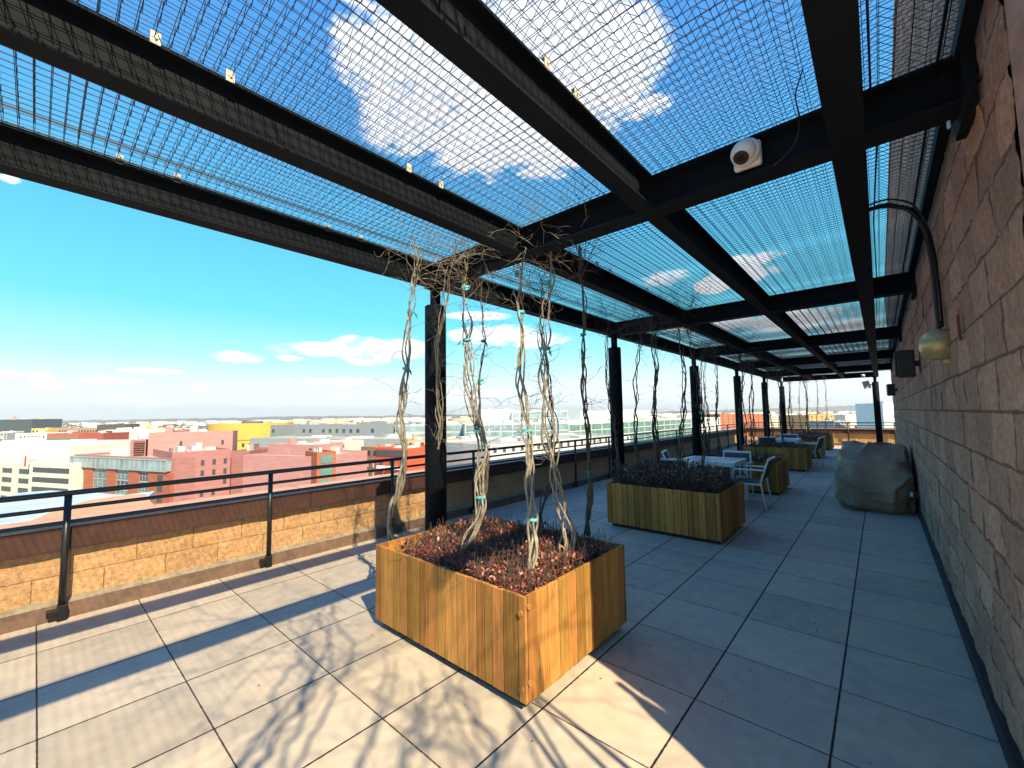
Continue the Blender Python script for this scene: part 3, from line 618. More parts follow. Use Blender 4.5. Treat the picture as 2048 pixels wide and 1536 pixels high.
# unseen vines added behind and beside the viewer to shade the floor
def sprawl(label, pts, r, seed):
    t = thing('vine_shadow_caster', label, 'vine', tuple(pts[0]), 0, 'unseen vines added overhead for their shade'); rr = np.random.default_rng(seed); rs = random.Random(seed)
    b = MB(); A = []; B = []; RR = []; root = np.array(pts[0]); path = smooth_path(pts, 30) - root
    for q_ in range(6):
        o_ = np.cumsum(rr.normal(0, .02, (30, 3)), 0) + rr.normal(0, .05, 3); b.tube(path + o_, [r * .42 * (1.2 - .7 * i / 29) for i in range(30)], 5)
    b.build('stem', BARKD, t, smooth=True)
    def walk(p, d, L, r0, depth):
        n = max(4, int(L / .05)); step = L / n
        for k in range(n):
            d = d + rr.normal(0, .16, 3) * [1, 1, .4]; d /= np.linalg.norm(d); q = p + d * step; A.append(p); B.append(q); RR.append(r0 * (1 - .55 * k / n)); p = q
            if depth < 2 and rs.random() < .2: d2 = d + rr.normal(0, .6, 3) * [1, 1, .5]; walk(p, d2 / np.linalg.norm(d2), L * .5, r0 * .6, depth + 1)
    for k in range(16):
        a = rs.uniform(0, 6.28); walk(path[rs.randint(4, 29)], np.array([math.cos(a), math.sin(a), .1]), rs.uniform(.5, 1.6), r * .16, 0)
    link('branches', segs_mesh('branches', A, B, np.array(RR), 5), BARKD, t)
sprawl('unseen bare vine added over the mesh above the viewer for its shade', [(.9, -.3, 3.2), (.5, .1, 3.3), (.1, .45, 3.22), (-.3, .55, 3.3), (-.7, .8, 3.25)], .024, 501)
sprawl('unseen forking bare vine added near the wall corner for its shade', [(2.6, -.4, 3.2), (2.0, .1, 3.35), (1.7, .5, 3.25), (1.2, .7, 3.3)], .03, 502)
sprawl('unseen arching bare vine added by the corner for its shade', [(2.1, -.9, 3.2), (1.6, -.2, 3.4), (1.1, .3, 3.3), (.7, .6, 3.25)], .024, 503)

# ------------------------------------------------------------------ tables and chairs
def make_chair(label):
    """faces -Y in its own frame; origin on the floor under the seat centre"""
    t = thing('patio_chair', label, 'chair', (0, 0, 0), 0, 'white metal armchairs round the two tables')
    for s in (-1, 1):
        MB().tube([(s * .27, .0 - .20, 0), (s * .265, -.21, .64)], .013, 8).build('front_leg', WHITE, t, smooth=True)
        MB().tube([(s * .255, .27, 0), (s * .25, .22, .30), (s * .245, .20, .45), (s * .24, .27, .66), (s * .23, .33, .84)], .013, 8).build('rear_leg', WHITE, t, smooth=True)
        MB().box(s * .262 - .022, s * .262 + .022, -.23, .27, .64, .662).build('armrest', WHITE, t, bevel=.005)
        MB().box(s * .245 - .01, s * .245 + .01, -.2, .22, .405, .43).build('side_rail', WHITE, t)
    MB().box(-.232, .232, -.21, .2, .425, .445).build('seat', SLING, t, bevel=.006)
    MB().box(-.232, .232, -.245, -.212, .412, .446).build('seat_rim', WHITE, t, bevel=.004)
    bk = MB(); bk.add([(-.215, .225, .50), (.215, .225, .50), (.215, .322, .80), (-.215, .322, .80), (-.215, .24, .50), (.215, .24, .50), (.215, .337, .80), (-.215, .337, .80)], [(0, 1, 2, 3), (7, 6, 5, 4), (0, 4, 5, 1), (3, 2, 6, 7), (0, 3, 7, 4), (1, 5, 6, 2)])
    bk.build('backrest', SLING, t)
    MB().box(-.24, .24, .318, .348, .805, .84).build('back_frame', WHITE, t, bevel=.005)
    return t
def make_table(label):
    t = thing('patio_table', label, 'table', (0, 0, 0), 0, 'square white-legged patio tables')
    MB().box(-.43, .43, -.41, .41, .712, .73).build('table_top', TABLETOP, t, bevel=.003)
    rim = MB()
    for a in ((-.475, .475, -.455, -.413), (-.475, .475, .413, .455), (-.475, -.433, -.413, .413), (.433, .475, -.413, .413)): rim.box(*a, .66, .735)
    rim.build('frame', WHITE, t, bevel=.003)
    for sx_ in (-1, 1):
        for sy in (-1, 1): MB().box(sx_ * .447 - .026, sx_ * .447 + .026, sy * .427 - .026, sy * .427 + .026, 0, .659).build('leg', WHITE, t, bevel=.003)
    return t
tb = make_table('white patio table with grey top behind the second planter'); tb.location = (-2.39, 8.30, 0)
tb2 = copy_tree(tb); tb2.location = (-2.39, 15.5, 0); tb2['label'] = 'farther white patio table with grey top, beyond the fourth planter'
ch = make_chair('white armchair on the aisle side of the nearer table, seen from the side'); ch.location = (-1.72, 8.02, 0); ch.rotation_euler.z = -math.pi / 2
for (x, y, rz, lb) in [(-2.14, 8.72, 0, 'white armchair on the far side of the nearer table, its back rail above the top'),
                       (-3.0, 8.5, math.pi / 2 + .2, 'white armchair on the railing side of the nearer table'),
                       (-2.75, 7.35, math.pi + .3, 'white armchair half hidden by the dry plants of the second planter'),
                       (-1.62, 14.85, -math.pi / 2 - .15, 'white armchair on the aisle side of the farther table'),
                       (-2.3, 16.1, 0, 'white armchair on the far side of the farther table'),
                       (-3.1, 15.4, math.pi / 2 + .3, 'white armchair tilted beside the railing side of the farther table'),
                       (-2.6, 14.85, math.pi, 'white armchair on the near side of the farther table')]:
    c = copy_tree(ch); c.location = (x, y, 0); c.rotation_euler.z = rz; c['label'] = lb

# ------------------------------------------------------------------ covered grill
def grill():
    t = thing('covered_grill', 'barbecue grill under a wrinkled olive fabric cover beside the block wall', 'grill', (-.14, 9.7, 0))
    nu, nv = 150, 90; prof = []
    U = np.linspace(0, 2 * np.pi, nu, endpoint=False)
    V = []; 
    for k in range(nv):
        v = k / (nv - 1)
        # section: sides up to the shoulder then over the top
        for u in U:
            c, s = math.cos(u), math.sin(u); sq = lambda q: math.copysign(abs(q) ** .42, q)
            if v < .62:
                w = v / .62; z = w; sc_ = 1.02 + .16 * math.sin(w * 2.9) - .14 * w * w
            else:
                w = (v - .62) / .38; z = 1.0; sc_ = (1 - w) * .918 + 0
                sc_ = max(sc_, .0)
            x = sq(c) * .45 * sc_; y = sq(s) * .93 * sc_
            ht = .79 + .17 * min(1, max(0, (y + .55) / .35)) - .10 * max(0, (y - .62) / .3)
            zz = z * ht
            if v >= .62: zz += .035 * (1 - (1 - w) ** 2)
            V.append((x, y, zz))
    V = np.array(V); Pn = V * np.array([1, 1, 1.])
    r1 = fbm(Pn * [2, 2, 1.2], 61, 4, 2.0); r2 = np.abs(fbm(Pn @ np.array([[1.2, .3, .9], [.2, .9, -.5], [-.8, .3, 1.6]]) + 3, 62, 2, 1.5)); r3 = np.abs(fbm(Pn + 9, 63, 4, 5))
    nrm = V * np.array([1, .45, .6]) - np.array([0, 0, .25]); nrm /= (np.linalg.norm(nrm, axis=1)[:, None] + 1e-6)
    amp = np.clip(V[:, 2] / .12, .15, 1)[:, None]
    V = V + nrm * (r1 * .05 + np.clip(1 - 1.9 * r2, 0, 1) ** 3 * .07 - r3 * .008 - .02)[:, None] * amp; th_ = np.arctan2(V[:, 1], V[:, 0]); V = V + nrm * (.022 * np.sin(th_ * 17 + 3 * r1) * np.clip(1 - V[:, 2] / .7, 0, 1))[:, None]; V[:, 2] = np.maximum(V[:, 2], .004); V[:, 0] = np.minimum(V[:, 0], .46)
    F4 = np.array([[k * nu + j, k * nu + (j + 1) % nu, (k + 1) * nu + (j + 1) % nu, (k + 1) * nu + j] for k in range(nv - 1) for j in range(nu)])
    link('cover', np_mesh('cover', V, F4), COVER, t, smooth=True)
    MB().box(-.36, .36, -.78, .78, .03, .70).build('grill_body', PLASTIC, t)
grill()
ob = thing('outlet_box', 'small white outlet box low on the wall beside the covered grill', 'outlet', tuple(onx(1838, 990, .36)))
MB().box(-.06, .0, -.04, .04, -.05, .05).build('cover_plate', PLASTIC, ob, bevel=.006); MB().box(-.10, -.062, -.03, .03, -.035, .035).build('socket', WHITE, ob, bevel=.006)

# ------------------------------------------------------------------ things fixed to wall and beams
al = thing('wall_lamp', 'olive metal dome lamp bolted to the block wall with cables above', 'wall lamp', (.37, 3.97, 2.03)); al.scale = (.92, .85, .85)
MB().lathe((0, 0, 0), [(.118, .01), (.122, -.02), (.125, -.045), (.120, -.08), (.104, -.115), (.074, -.142), (.035, -.157), (.003, -.16)][::1], 28, 'x').build('dome', BRASS, al, smooth=True)
MB().box(-.03, .005, -.07, .07, -.075, .075).build('back_box', BRASS, al, bevel=.006); MB().box(-.035, -.002, -.012, .012, -.15, -.10).build('tab', BRASS, al)
cb = thing('cable_bundle', 'black cables curving from the dome lamp up to the pergola beam', 'cable')
pts = [(.33, 3.97, 2.14), (.33, 3.97, 2.35), (.325, 3.98, 2.60), (.31, 3.98, 2.82), (.25, 3.95, 2.99), (.12, 3.90, 3.05), (.0, 3.86, 3.02)]
for k, (dx, dy, r) in enumerate([(0, 0, .0135), (.02, .02, .008), (-.005, .03, .007), (.01, -.022, .006)]):
    P = smooth_path([(x + dx * (1 if x > .2 else .2), y + dy + .02 * math.sin(i * 1.7 + k), z + .01 * k) for i, (x, y, z) in enumerate(pts)], 36); MB().tube(P, r, 8).build('cable', PLASTIC, cb, smooth=True)
for k, (y, z, s) in enumerate([(6.46, 2.11, 1.0), (14.4, 2.09, 1.0)]):
    sp = thing('wall_speaker', ['black box speaker on the wall just past the dome lamp', 'small black speaker farther along the wall near its end'][k], 'speaker', (.37, y, z), 0, 'black speakers on the block wall')
    MB().box(-.20, -.05, -.10, .10, -.15, .15).build('cabinet', PLASTIC, sp, bevel=.012)
    MB().box(-.215, -.203, -.09, .09, -.14, .14).build('grille', SLING, sp, bevel=.004); MB().box(-.05, -.0, -.02, .02, -.03, .03).build('bracket', PLASTIC, sp)
mk = onx(1921, 655, .355)
rm = thing('wall_bracket', 'faded maroon angle bracket on the wall right of the dome lamp', 'bracket', tuple(mk))
MB().box(-.012, 0, -.012, .012, -.07, .07).build('plate', MAROON, rm); MB().box(-.012, 0, -.05, -.013, -.07, -.055).build('foot', MAROON, rm)
# turret camera on the first cross beam
cp_ = np.array([0, 0, 0.]); d_c = ray(1488, 313); tq = 2.40 / d_c[1]; cpos = np.array([0, 0, H]) + tq * d_c
cc = thing('security_camera', 'white dome security camera on a square box under the first cross beam', 'security camera', tuple(cpos + [0.01, .01, .01])); cc.scale = (1.2, 1.2, 1.2)
MB().box(-.055, .055, 0, .035, -.055, .055).build('junction_box', CAMW, cc, bevel=.012)
MB().lathe((0, 0, 0), [(.052, .002), (.058, -.01), (.058, -.03), (.050, -.045)], 32, 'y').build('collar', CAMW, cc, smooth=True)
ball = []
for k in range(13):
    a = math.pi * k / 12; ball.append((.047 * math.sin(a) + 1e-4, .047 * math.cos(a)))
eb = MB().lathe((0, 0, 0), ball, 28, 'y').build('eyeball', CAMW, cc, smooth=True, loc=(0, -.05, -.01)); eb.rotation_euler = (math.radians(55), 0, math.radians(-18))
MB().lathe((0, 0, 0), [(.03, 0), (.03, -.006), (.026, -.008)], 28, 'y').build('lens_ring', PLASTIC, eb, loc=(0, -.0405, 0)); MB().box(-.014, .014, -.002, 0, -.012, .012).build('lens', GLASSD, eb, loc=(0, -.0490, 0))
cw = thing('camera_wire', 'thin loose wire hanging from the mesh beside the white camera', 'wire'); 
MB().tube(smooth_path([(-.16, 2.1, 3.06), (-.2, 2.15, 3.0), (-.2, 2.3, 2.98), (-.22, 2.4, 2.93), (-.27, 2.4, 2.87), (-.33, 2.4, 2.84)], 24), .003, 6).build('wire', PLASTIC, cw)
c2 = thing('security_camera', 'tiny white camera on the last cross beam at the far end', 'security camera', (-.42, YB[-1] - .14, 2.92))
MB().box(-.06, .06, 0, .06, -.05, .05).build('junction_box', CAMW, c2, bevel=.01); MB().lathe((0, 0, 0), [(.055, 0), (.05, -.04), (.03, -.07), (.003, -.08)], 16, 'y').build('dome', CAMW, c2, smooth=True)
fl_ = thing('floodlight', 'square white floodlight tilted on the far right column', 'floodlight', (-.34, YB[-1] - .02, 2.56), .3)
fp = MB().box(-.11, .11, -.03, .03, -.15, .15).build('lamp_head', CAMW, fl_, bevel=.01); fp.rotation_euler = (0, math.radians(-14), 0); MB().cyl((.1, 0, 0), (.2, 0, 0), .02, 8).build('arm', PLASTIC, fl_)
ins = thing('cable_clamp', 'pale blue clamp on the bracket where the first cross beam meets the wall', 'clamp', tuple(onx(1897, 243, .30)))
MB().box(-.006, .006, -.012, .012, -.03, .03).build('body', mat('pale clamp', (.45, .6, .75), .4), ins, bevel=.004)
mc = thing('mesh_cable', 'dark cable running along the mesh between beam and wall', 'cable')
MB().tube([(.05, 1.0, 3.05), (.055, 2.4, 3.05), (.075, 3.0, 3.06), (.05, 4.2, 3.05), (.06, 6, 3.06), (.05, 9, 3.06)], .005, 6).build('cable', mat('blue cable', (.03, .03, .09), .4), mc)


# unseen shadow casters added by the wall corner to shade the floor
def bush(name, label, cat, c, rx, ry, rz, n, m, seed, size=.03, z0=0.):
    t = thing(name, label, cat, (c[0], c[1], z0)); rr = np.random.default_rng(seed)
    d = rr.normal(size=(n, 3)); d /= np.linalg.norm(d, axis=1)[:, None]; rad = rr.random(n) ** .4
    P = d * rad[:, None] * [rx, ry, rz]; k = fbm(P, seed, 3, 2.2 / max(rx, .1)) > -.12; P = P[k]; n = len(P); P[:, 2] += c[2] - z0
    a = rr.uniform(0, 2 * np.pi, n); L = rr.uniform(.6, 1.4, n) * size; dd = np.stack([np.cos(a), np.sin(a), rr.uniform(-.6, .9, n)], 1); s = np.stack([-np.sin(a), np.cos(a), rr.uniform(-.4, .4, n)], 1)
    V = np.stack([P, P + dd * (L / 2)[:, None] + s * (L * .35)[:, None], P + dd * L[:, None], P + dd * (L / 2)[:, None] - s * (L * .35)[:, None]], 1).reshape(-1, 3)
    link('crown', np_mesh('crown', V, np.arange(n)[:, None] * 4 + np.array([[0, 1, 2, 3]])), m, t)
    b = MB()
    for i in range(5):
        a = i * 1.3; b.tube([(0, 0, .01), (rx * .2 * math.cos(a), ry * .2 * math.sin(a), (c[2] - z0) * .6), (rx * .6 * math.cos(a), ry * .6 * math.sin(a), c[2] - z0 + rz * .3)], [size * .35, size * .25, size * .08], 6)
    b.build('trunk', BARKD, t); return t
LEAFG = leaf_mat('evergreen leaves', (.02, .04, .015), (.05, .08, .03), (.10, .12, .05))
um = thing('umbrella_shadow_caster', 'unseen umbrella-shaped shadow caster added beside the corner of the block wall', 'umbrella', (.74, 1.70, 0))  # unseen; added and shaped to bend the shade edge on the floor
zz_ = np.linspace(.02, 2.02, 70); th_ = np.linspace(0, 2 * np.pi, 40, endpoint=False); Zg, Tg = np.meshgrid(zz_, th_, indexing='ij')
rad_ = np.interp(Zg, [0, .5, 1.0, 1.3, 1.7, 2.02], [.9, 1.15, 1.0, .72, .42, .06]); Pu = np.stack([np.cos(Tg).ravel(), np.sin(Tg).ravel(), Zg.ravel()], 1)
rad_ = rad_.ravel() * (1 + .34 * fbm(Pu, 81, 3, 2.4) + .06 * np.sin(Tg.ravel() * 8)); Vu = np.stack([np.cos(Tg.ravel()) * rad_ * .24, np.sin(Tg.ravel()) * rad_ * .15, Zg.ravel()], 1)
link('cover', np_mesh('cover', Vu, np.array([[k * 40 + j, k * 40 + (j + 1) % 40, (k + 1) * 40 + (j + 1) % 40, (k + 1) * 40 + j] for k in range(69) for j in range(40)])), COVER, um, smooth=True)
MB().cyl((0, 0, 0), (0, 0, 2.12), .02, 10).build('pole', PLASTIC, um)
bs = thing('stem_shadow_caster', 'unseen bare upright stems added near the wall corner for their shade', 'shrub', (.60, 1.30, 0)); bm_ = MB()  # unseen stems, added to throw streaks of shade across the floor
for k, (dx, dy) in enumerate([(0, 0), (.12, -.14), (-.05, -.30), (.2, -.42)]): bm_.tube(smooth_path([(dx, dy, 0), (dx + .04, dy + .02, .8), (dx - .03, dy + .05, 1.6), (dx + .05, dy + .1 * (k - 1), 2.6)], 20), [.026 - .0009 * j for j in range(20)], 7)
bm_.build('stem', BARKD, bs, smooth=True)

# fallen leaves on the floor
rr = np.random.default_rng(5); n = 260
fx_ = np.concatenate([rr.uniform(-5.05, .2, 110), rr.normal(-2.3, 1.0, 150)]); fy_ = np.concatenate([rr.uniform(.3, 20, 110), rr.normal(3.2, .9, 150)])
k = ~((fx_ > PX0 - .05) & (fx_ < PX1 + .05) & (fy_ > 1.75) & (fy_ < 3.05)) & (fx_ > -5.05) & (fx_ < .25); fx_, fy_ = fx_[k], fy_[k]; n = len(fx_)
a = rr.uniform(0, 6.28, n); L_ = rr.uniform(.008, .022, n); C_ = np.stack([fx_, fy_, np.full(n, .003)], 1); d1 = np.stack([np.cos(a), np.sin(a), rr.uniform(0, .3, n)], 1); s1 = np.stack([-np.sin(a), np.cos(a), rr.uniform(0, .3, n)], 1)
V_ = np.stack([C_, C_ + d1 * (L_ / 2)[:, None] + s1 * (L_ * .3)[:, None], C_ + d1 * L_[:, None], C_ + d1 * (L_ / 2)[:, None] - s1 * (L_ * .3)[:, None]], 1).reshape(-1, 3)
tag(link('fallen_leaves', np_mesh('fallen_leaves', V_, np.arange(n)[:, None] * 4 + np.array([[0, 1, 2, 3]])), LEAFD), 'tiny dry leaves scattered over the pavers', 'leaves', None, 'stuff')

# ------------------------------------------------------------------ the city
GZ = -40.
CITYG = mat('city ground', (.16, .15, .14), .95, .5, .004, coords='Object', col2=(.27, .25, .23), detail=10)
g = MB().box(-16000, 16000, -3000, 22000, GZ - 2, GZ).build('ground', CITYG); tag(g, kind='structure')
CM = {}
def cmat(c, rough=.85, var=.07):
    k = (c, rough)
    if k not in CM: CM[k] = mat('facade', c, rough, .15, .8, detail=9, stretch=(.3, .3, 1.8))
    return CM[k]
WIN = mat('window glass', (.045, .06, .075), .12, spec=.8); WING = mat('green glass', (.10, .21, .20), .15, .35, .3, spec=.8); WINB = mat('blue glass', (.20, .29, .34), .15, .3, .2, spec=.8)
MULL = mat('mullion', (.32, .34, .35), .5); ROOFG = mat('grey roof', (.30, .31, .32), .9, .2, .2); ROOFW = mat('white roof', (.62, .61, .58), .9, .15, .2); ROOFD = mat('dark roof', (.10, .105, .11), .9, .2, .2)
UNIT = mat('roof plant', (.45, .46, .47), .6, .2, .5)
WM = {}
def unitbox(w, h, d, m, key):
    k = (w, h, d, key)
    if k not in WM:
        me = bpy.data.meshes.new('window'); b = MB().box(-w / 2, w / 2, -d, .02, 0, h); me.from_pydata(b.v, [], b.f); me.materials.append(m); WM[k] = me
    return WM[k]
def bld(label, a, Da, b, Db, ytop, depth, col, roof=None, name='building', group=None, win=None, side=None, units=0, seed=0, z0=GZ, extra=None, rim=.8):
    """a, b: image columns of the two roof corners of the facade; Da, Db their distances ahead; ytop: image row of the roof at a"""
    A = atd(a, ytop, Da); zt = A[2]
    def colpt(px, D):                                   # the point of that column at height zt and distance D
        lo = atd(px, ytop, D); 
        for _ in range(6):
            q = atd(px, 300, D); w = atd(px, 1200, D); t_ = (zt - q[2]) / (w[2] - q[2]); lo = q + (w - q) * t_
        return lo
    B = colpt(b, Db); A = colpt(a, Da); d = B - A; L = math.hypot(d[0], d[1]); rz = math.atan2(d[1], d[0])
    if d[1] * A[0] - d[0] * A[1] > 0: print('FACING AWAY', label)
    t = thing(name, label, 'building', (A[0], A[1], z0), rz, group); hgt = zt - z0; rs = random.Random(seed + int(a))
    m = cmat(col); r = roof or ROOFG
    w = MB(); rim = min(rim, depth * .2, L * .2); w.box(0, L, 0, depth, 0, hgt - rim)
    tk = min(.4, rim * .6); w.box(0, L, 0, tk, hgt - rim + .01, hgt); w.box(0, L, depth - tk, depth, hgt - rim + .01, hgt); w.box(0, tk, tk + .01, depth - tk - .01, hgt - rim + .01, hgt); w.box(L - tk, L, tk + .01, depth - tk - .01, hgt - rim + .01, hgt)
    w.build('wall', m, t); MB().box(tk + .02, L - tk - .02, tk + .02, depth - tk - .02, hgt - rim + .02, hgt - rim + .12).build('roof', r, t)
    for i in range(units + 3):
        ux, uy = rs.uniform(.1, .8) * L, rs.uniform(.15, .7) * depth; sx_, sy, sz = rs.uniform(.04, .16) * L, rs.uniform(.08, .22) * depth, rs.uniform(.6, 2.6)
        MB().box(ux, min(L - .5, ux + sx_), uy, uy + sy, hgt - rim + .12, hgt - rim + .12 + sz).build('roof_unit', rs.choice([UNIT, m, ROOFW]), t)
    def grid(w_, base, rot, Ls):
        cols, rows, ww, wh, fl_h, mt, nm = w_[:7]; z1 = w_[7] if len(w_) > 7 else 1.2
        me = unitbox(ww, wh, .12, mt, mt.name + str(nm))
        for r_i in range(rows):
            for c in range(cols):
                if len(w_) > 8 and rs.random() < w_[8]: continue
                u = Ls * (c + .5) / cols; o = bpy.data.objects.new(nm, me); COL.objects.link(o); o.parent = t
                o.location = (base[0] + u * math.cos(rot), base[1] + u * math.sin(rot), hgt - z1 - wh - r_i * fl_h); o.rotation_euler = (0, 0, rot)
    if win: grid(win, (0, 0), 0, L)
    if side: grid(side, (L, 0), math.pi / 2, depth)
    if extra: extra(t, L, depth, hgt)
    return t
PINK = (.33, .150, .148); PINKL = (.41, .205, .205); BRICK = (.33, .10, .055); WHT = (.62, .61, .58); CREAM = (.58, .55, .47); TAN = (.40, .31, .21); GREY = (.24, .26, .28)
def hband(ms, z_list, h, name='window_band', x0=0., x1=1., dpt=.1):
    def f(t, L, D, hg):
        for z in z_list: MB().box(L * x0, L * x1, -dpt, .02, hg - z - h, hg - z).build(name, ms, t)
    return f
# nearest wing below the terrace: tan curved roof and the grey one beyond it
t = thing('building', 'low tan and grey roofed wing directly beyond the left parapet', 'building', (0, 0, 0))
arc = [onx(-60, 1078, 1)[:2] * 0]
def roofpoly(name, pix, z, m, th=1.2):
    P = [onz(x, y, z) for x, y in pix]; n = len(P)
    MB().add([tuple(p) for p in P] + [(p[0], p[1], z - th) for p in P], [tuple(range(n)), tuple(range(2 * n - 1, n - 1, -1))] + [(i, n + i, n + (i + 1) % n, (i + 1) % n) for i in range(n)]).build(name, m, t)
roofpoly('tan_roof', [(-200, 1130), (-60, 1075), (0, 1060), (60, 1042), (120, 1016), (180, 1000), (250, 990), (292, 988), (302, 1004), (330, 1030), (330, 1100), (100, 1200)], -7.2, mat('tan roof', (.42, .235, .15), .9, .15, .3))
roofpoly('grey_roof', [(-240, 1010), (0, 996), (45, 985), (100, 981), (175, 984), (250, 990), (310, 982), (250, 1030), (120, 1062), (-200, 1150)], -7.9, mat('grey membrane roof', (.27, .31, .37), .5, .4, .25, col2=(.46, .58, .74)))
def pier_front(t, L, D, hg):                            # glass facade with brick piers and balconies
    for k, u in enumerate((.20, .44, .66, .90)):
        w = .045 if k < 3 else .10
        MB().box(L * (u - w), L * (u + w), -.9, .02, 0, hg - 4.4 if k else hg - .3).build('brick_pier', cmat(BRICK), t)
    for r_i in range(6):
        z = hg - 4.6 - r_i * 3.25
        for c, (x0, x1) in enumerate(((.0, .15), (.25, .39), (.49, .61), (.71, .79))):
            gl = MB().box(L * x0, L * x1, -.5, .02, z - 2.6, z).build('glass_bay', WING if (c + r_i) % 3 else WIN, t)
            fr = MB(); k = 3
            for i in range(k + 1): xx = L * (x0 + (x1 - x0) * i / k); fr.box(xx - .07, xx + .07, -.6, -.51, z - 2.6, z + .4)
            fr.box(L * x0, L * x1, -.62, -.52, z + .02, z + .5); fr.box(L * x0, L * x1, -.62, -.52, z - 1.2, z - 1.08); fr.build('frame', MULL, gl)
        for wz in ((.87,), (.93,))[:1]:
            pass
        MB().box(L * .885, L * .93, -1.0, -.9, z - 2.2, z - .5).build('window', WIN, t)
    gt = MB().box(L * .0, L * .97, -1.2, -.0, hg - 3.9, hg - .7).build('penthouse_glass', WINB, t); fr = MB()
    for i in range(21): xx = L * .97 * i / 20; fr.box(xx - .08, xx + .08, -1.35, -1.21, hg - 3.9, hg - .6)
    fr.box(0, L * .97, -1.36, -1.22, hg - .68, hg - .3); fr.box(0, L * .97, -1.36, -1.22, hg - 4.1, hg - 3.92); fr.build('frame', MULL, gt)
bld('brick and green glass apartment block with three red piers', 150, 150, 350, 128, 909, 24, PINK, ROOFG, extra=pier_front, units=3)
bld('long pink brick apartment block with a few small windows', 345, 129, 462, 141, 905, 30, PINK, ROOFG, win=(5, 8, .9, 1.7, 3.3, WIN, 'window', 3, .3), units=3)
bld('pink penthouse storey on top of the long pink block', 297, 146, 466, 156, 866, 9, PINKL, ROOFG, win=(4, 1, .8, 1.6, 3, WIN, 'window', 3.2, .4), rim=.5)
def slats(t, L, D, hg):
    for k in range(6): MB().box(L * .25, L * .9, -.6, -.1, hg - 1.2 - k * .75, hg - .85 - k * .75).build('slat', cmat((.20, .09, .08)), t)
    MB().box(L * .22, L * .93, -.06, .02, hg - 5, hg - .6).build('recess', cmat((.06, .04, .04)), t)
bld('small pink roof pavilion with slatted shade, left of the penthouse', 261, 143, 292, 145, 880, 6, PINK, ROOFG, extra=slats, rim=.3)
bld('recessed pink wing with stacked dark balconies', 462, 150, 500, 150, 902, 18, (.31, .13, .12), ROOFG, win=(2, 7, 1.9, 2.0, 3.4, WIN, 'window', 1.6))
bld('broad blank pink brick block behind the railing', 487, 138, 642, 128, 910, 22, PINKL, ROOFG, units=2, win=(1, 1, 1.2, 2, 3, WIN, 'window', 12))
bld('pink upper storey with one narrow window above the blank block', 536, 146, 633, 138, 888, 12, PINKL, ROOFW, units=3, extra=lambda t, L, D, hg: MB().box(L * .86, L * .91, -.12, .02, hg - 3.4, hg - 1.2).build('window', WIN, t))
bld('red brick stair tower with glass front beside the pink blocks', 634, 126, 672, 130, 905, 10, BRICK, ROOFG, win=(1, 6, 3.6, 2.4, 3.6, WING, 'window', 1.0))
bld('small cream box-shaped roof house with two windows', 655, 190, 697, 186, 882, 10, CREAM, ROOFW, win=(2, 1, 1.3, 1.2, 3, WIN, 'window', 1.6))
bld('low cream annex left of the cream roof house', 630, 190, 656, 190, 894, 8, CREAM, ROOFW)
bld('long brown brick row with white bay windows', 672, 175, 752, 150, 908, 14, (.34, .21, .15), ROOFD, win=(8, 3, 1.1, 1.6, 3.4, mat('white bay', (.6, .62, .62), .5), 'window', 1.5), units=1)
def balc(t, L, D, hg):
    for r_i in range(5):
        for u in (.22, .5, .78): MB().box(L * u - 1.4, L * u + 1.4, -1.6, -.12, hg - 7.2 - r_i * 3.3, hg - 6.2 - r_i * 3.3).build('balcony', mat('pale balcony', (.55, .6, .62), .4) if r_i + u < .3 else bpy.data.materials['pale balcony'], t)
    MB().box(0, L, -.2, .02, hg - 2.9, hg - .8).build('top_glass', WIN, t)
bld('bright red brick apartment block with pale balconies', 752, 150, 815, 143, 895, 16, (.42, .085, .04), ROOFG, win=(3, 5, 1.8, 2.0, 3.3, WIN, 'window', 4.2), extra=balc)
bld('brown brick block with flat grey cornice left of the red block', 722, 162, 756, 156, 893, 16, (.32, .17, .12), ROOFG, win=(3, 4, 1.4, 1.6, 3.3, WIN, 'window', 1.4))
bld('tan brick block with rows of dark windows behind the first column', 815, 205, 930, 215, 880, 20, TAN, ROOFG, win=(10, 5, 1.5, 1.9, 3.6, WIN, 'window', 1.5))
bld('plain white block left of the glass offices', 930, 214, 1002, 226, 877, 20, (.56, .60, .63), ROOFW, win=(2, 3, 3.0, 2.2, 4.2, WIN, 'window', 2.5, .5))
bld('grey roof terrace deck with railings and planters', 500, 262, 830, 218, 876, 40, (.28, .31, .34), ROOFG, units=5, z0=GZ, name='building')
bld('long dark grey rooftop storey with terraces behind the deck', 541, 300, 783, 262, 850, 20, (.22, .24, .27), ROOFG, win=(18, 1, 2.2, 2.4, 3, WIN, 'window', 3.0, .35), units=4)
bld('glass topped grey block behind the red brick block', 790, 262, 930, 268, 850, 22, (.34, .38, .42), ROOFG, extra=hband(WINB, [1.0, 6.0], 3.2), units=3)
def curtain(cols, rows, fh, ms):
    def f(t, L, D, hg):
        for r_i in range(rows):
            for c in range(cols): MB().box(L * (c + .06) / cols, L * (c + .94) / cols, -.15, .02, hg - 1 - (r_i + .84) * fh, hg - 1 - r_i * fh).build('glass_panel', ms, t)
        fr = MB()
        for c in range(cols + 1): fr.box(L * c / cols - .18, L * c / cols + .18, -.4, -.16, 0, hg - .2)
        fr.build('fin', cmat((.5, .52, .53)), t)
    return f
bld('pale glass office building in the centre behind the vines', 930, 250, 1137, 262, 848, 40, (.50, .56, .60), ROOFW, extra=curtain(9, 4, 4.2, WINB), units=3)
bld('pale upper storeys set back on the glass office building', 958, 290, 1030, 296, 819, 20, (.42, .53, .58), ROOFG)
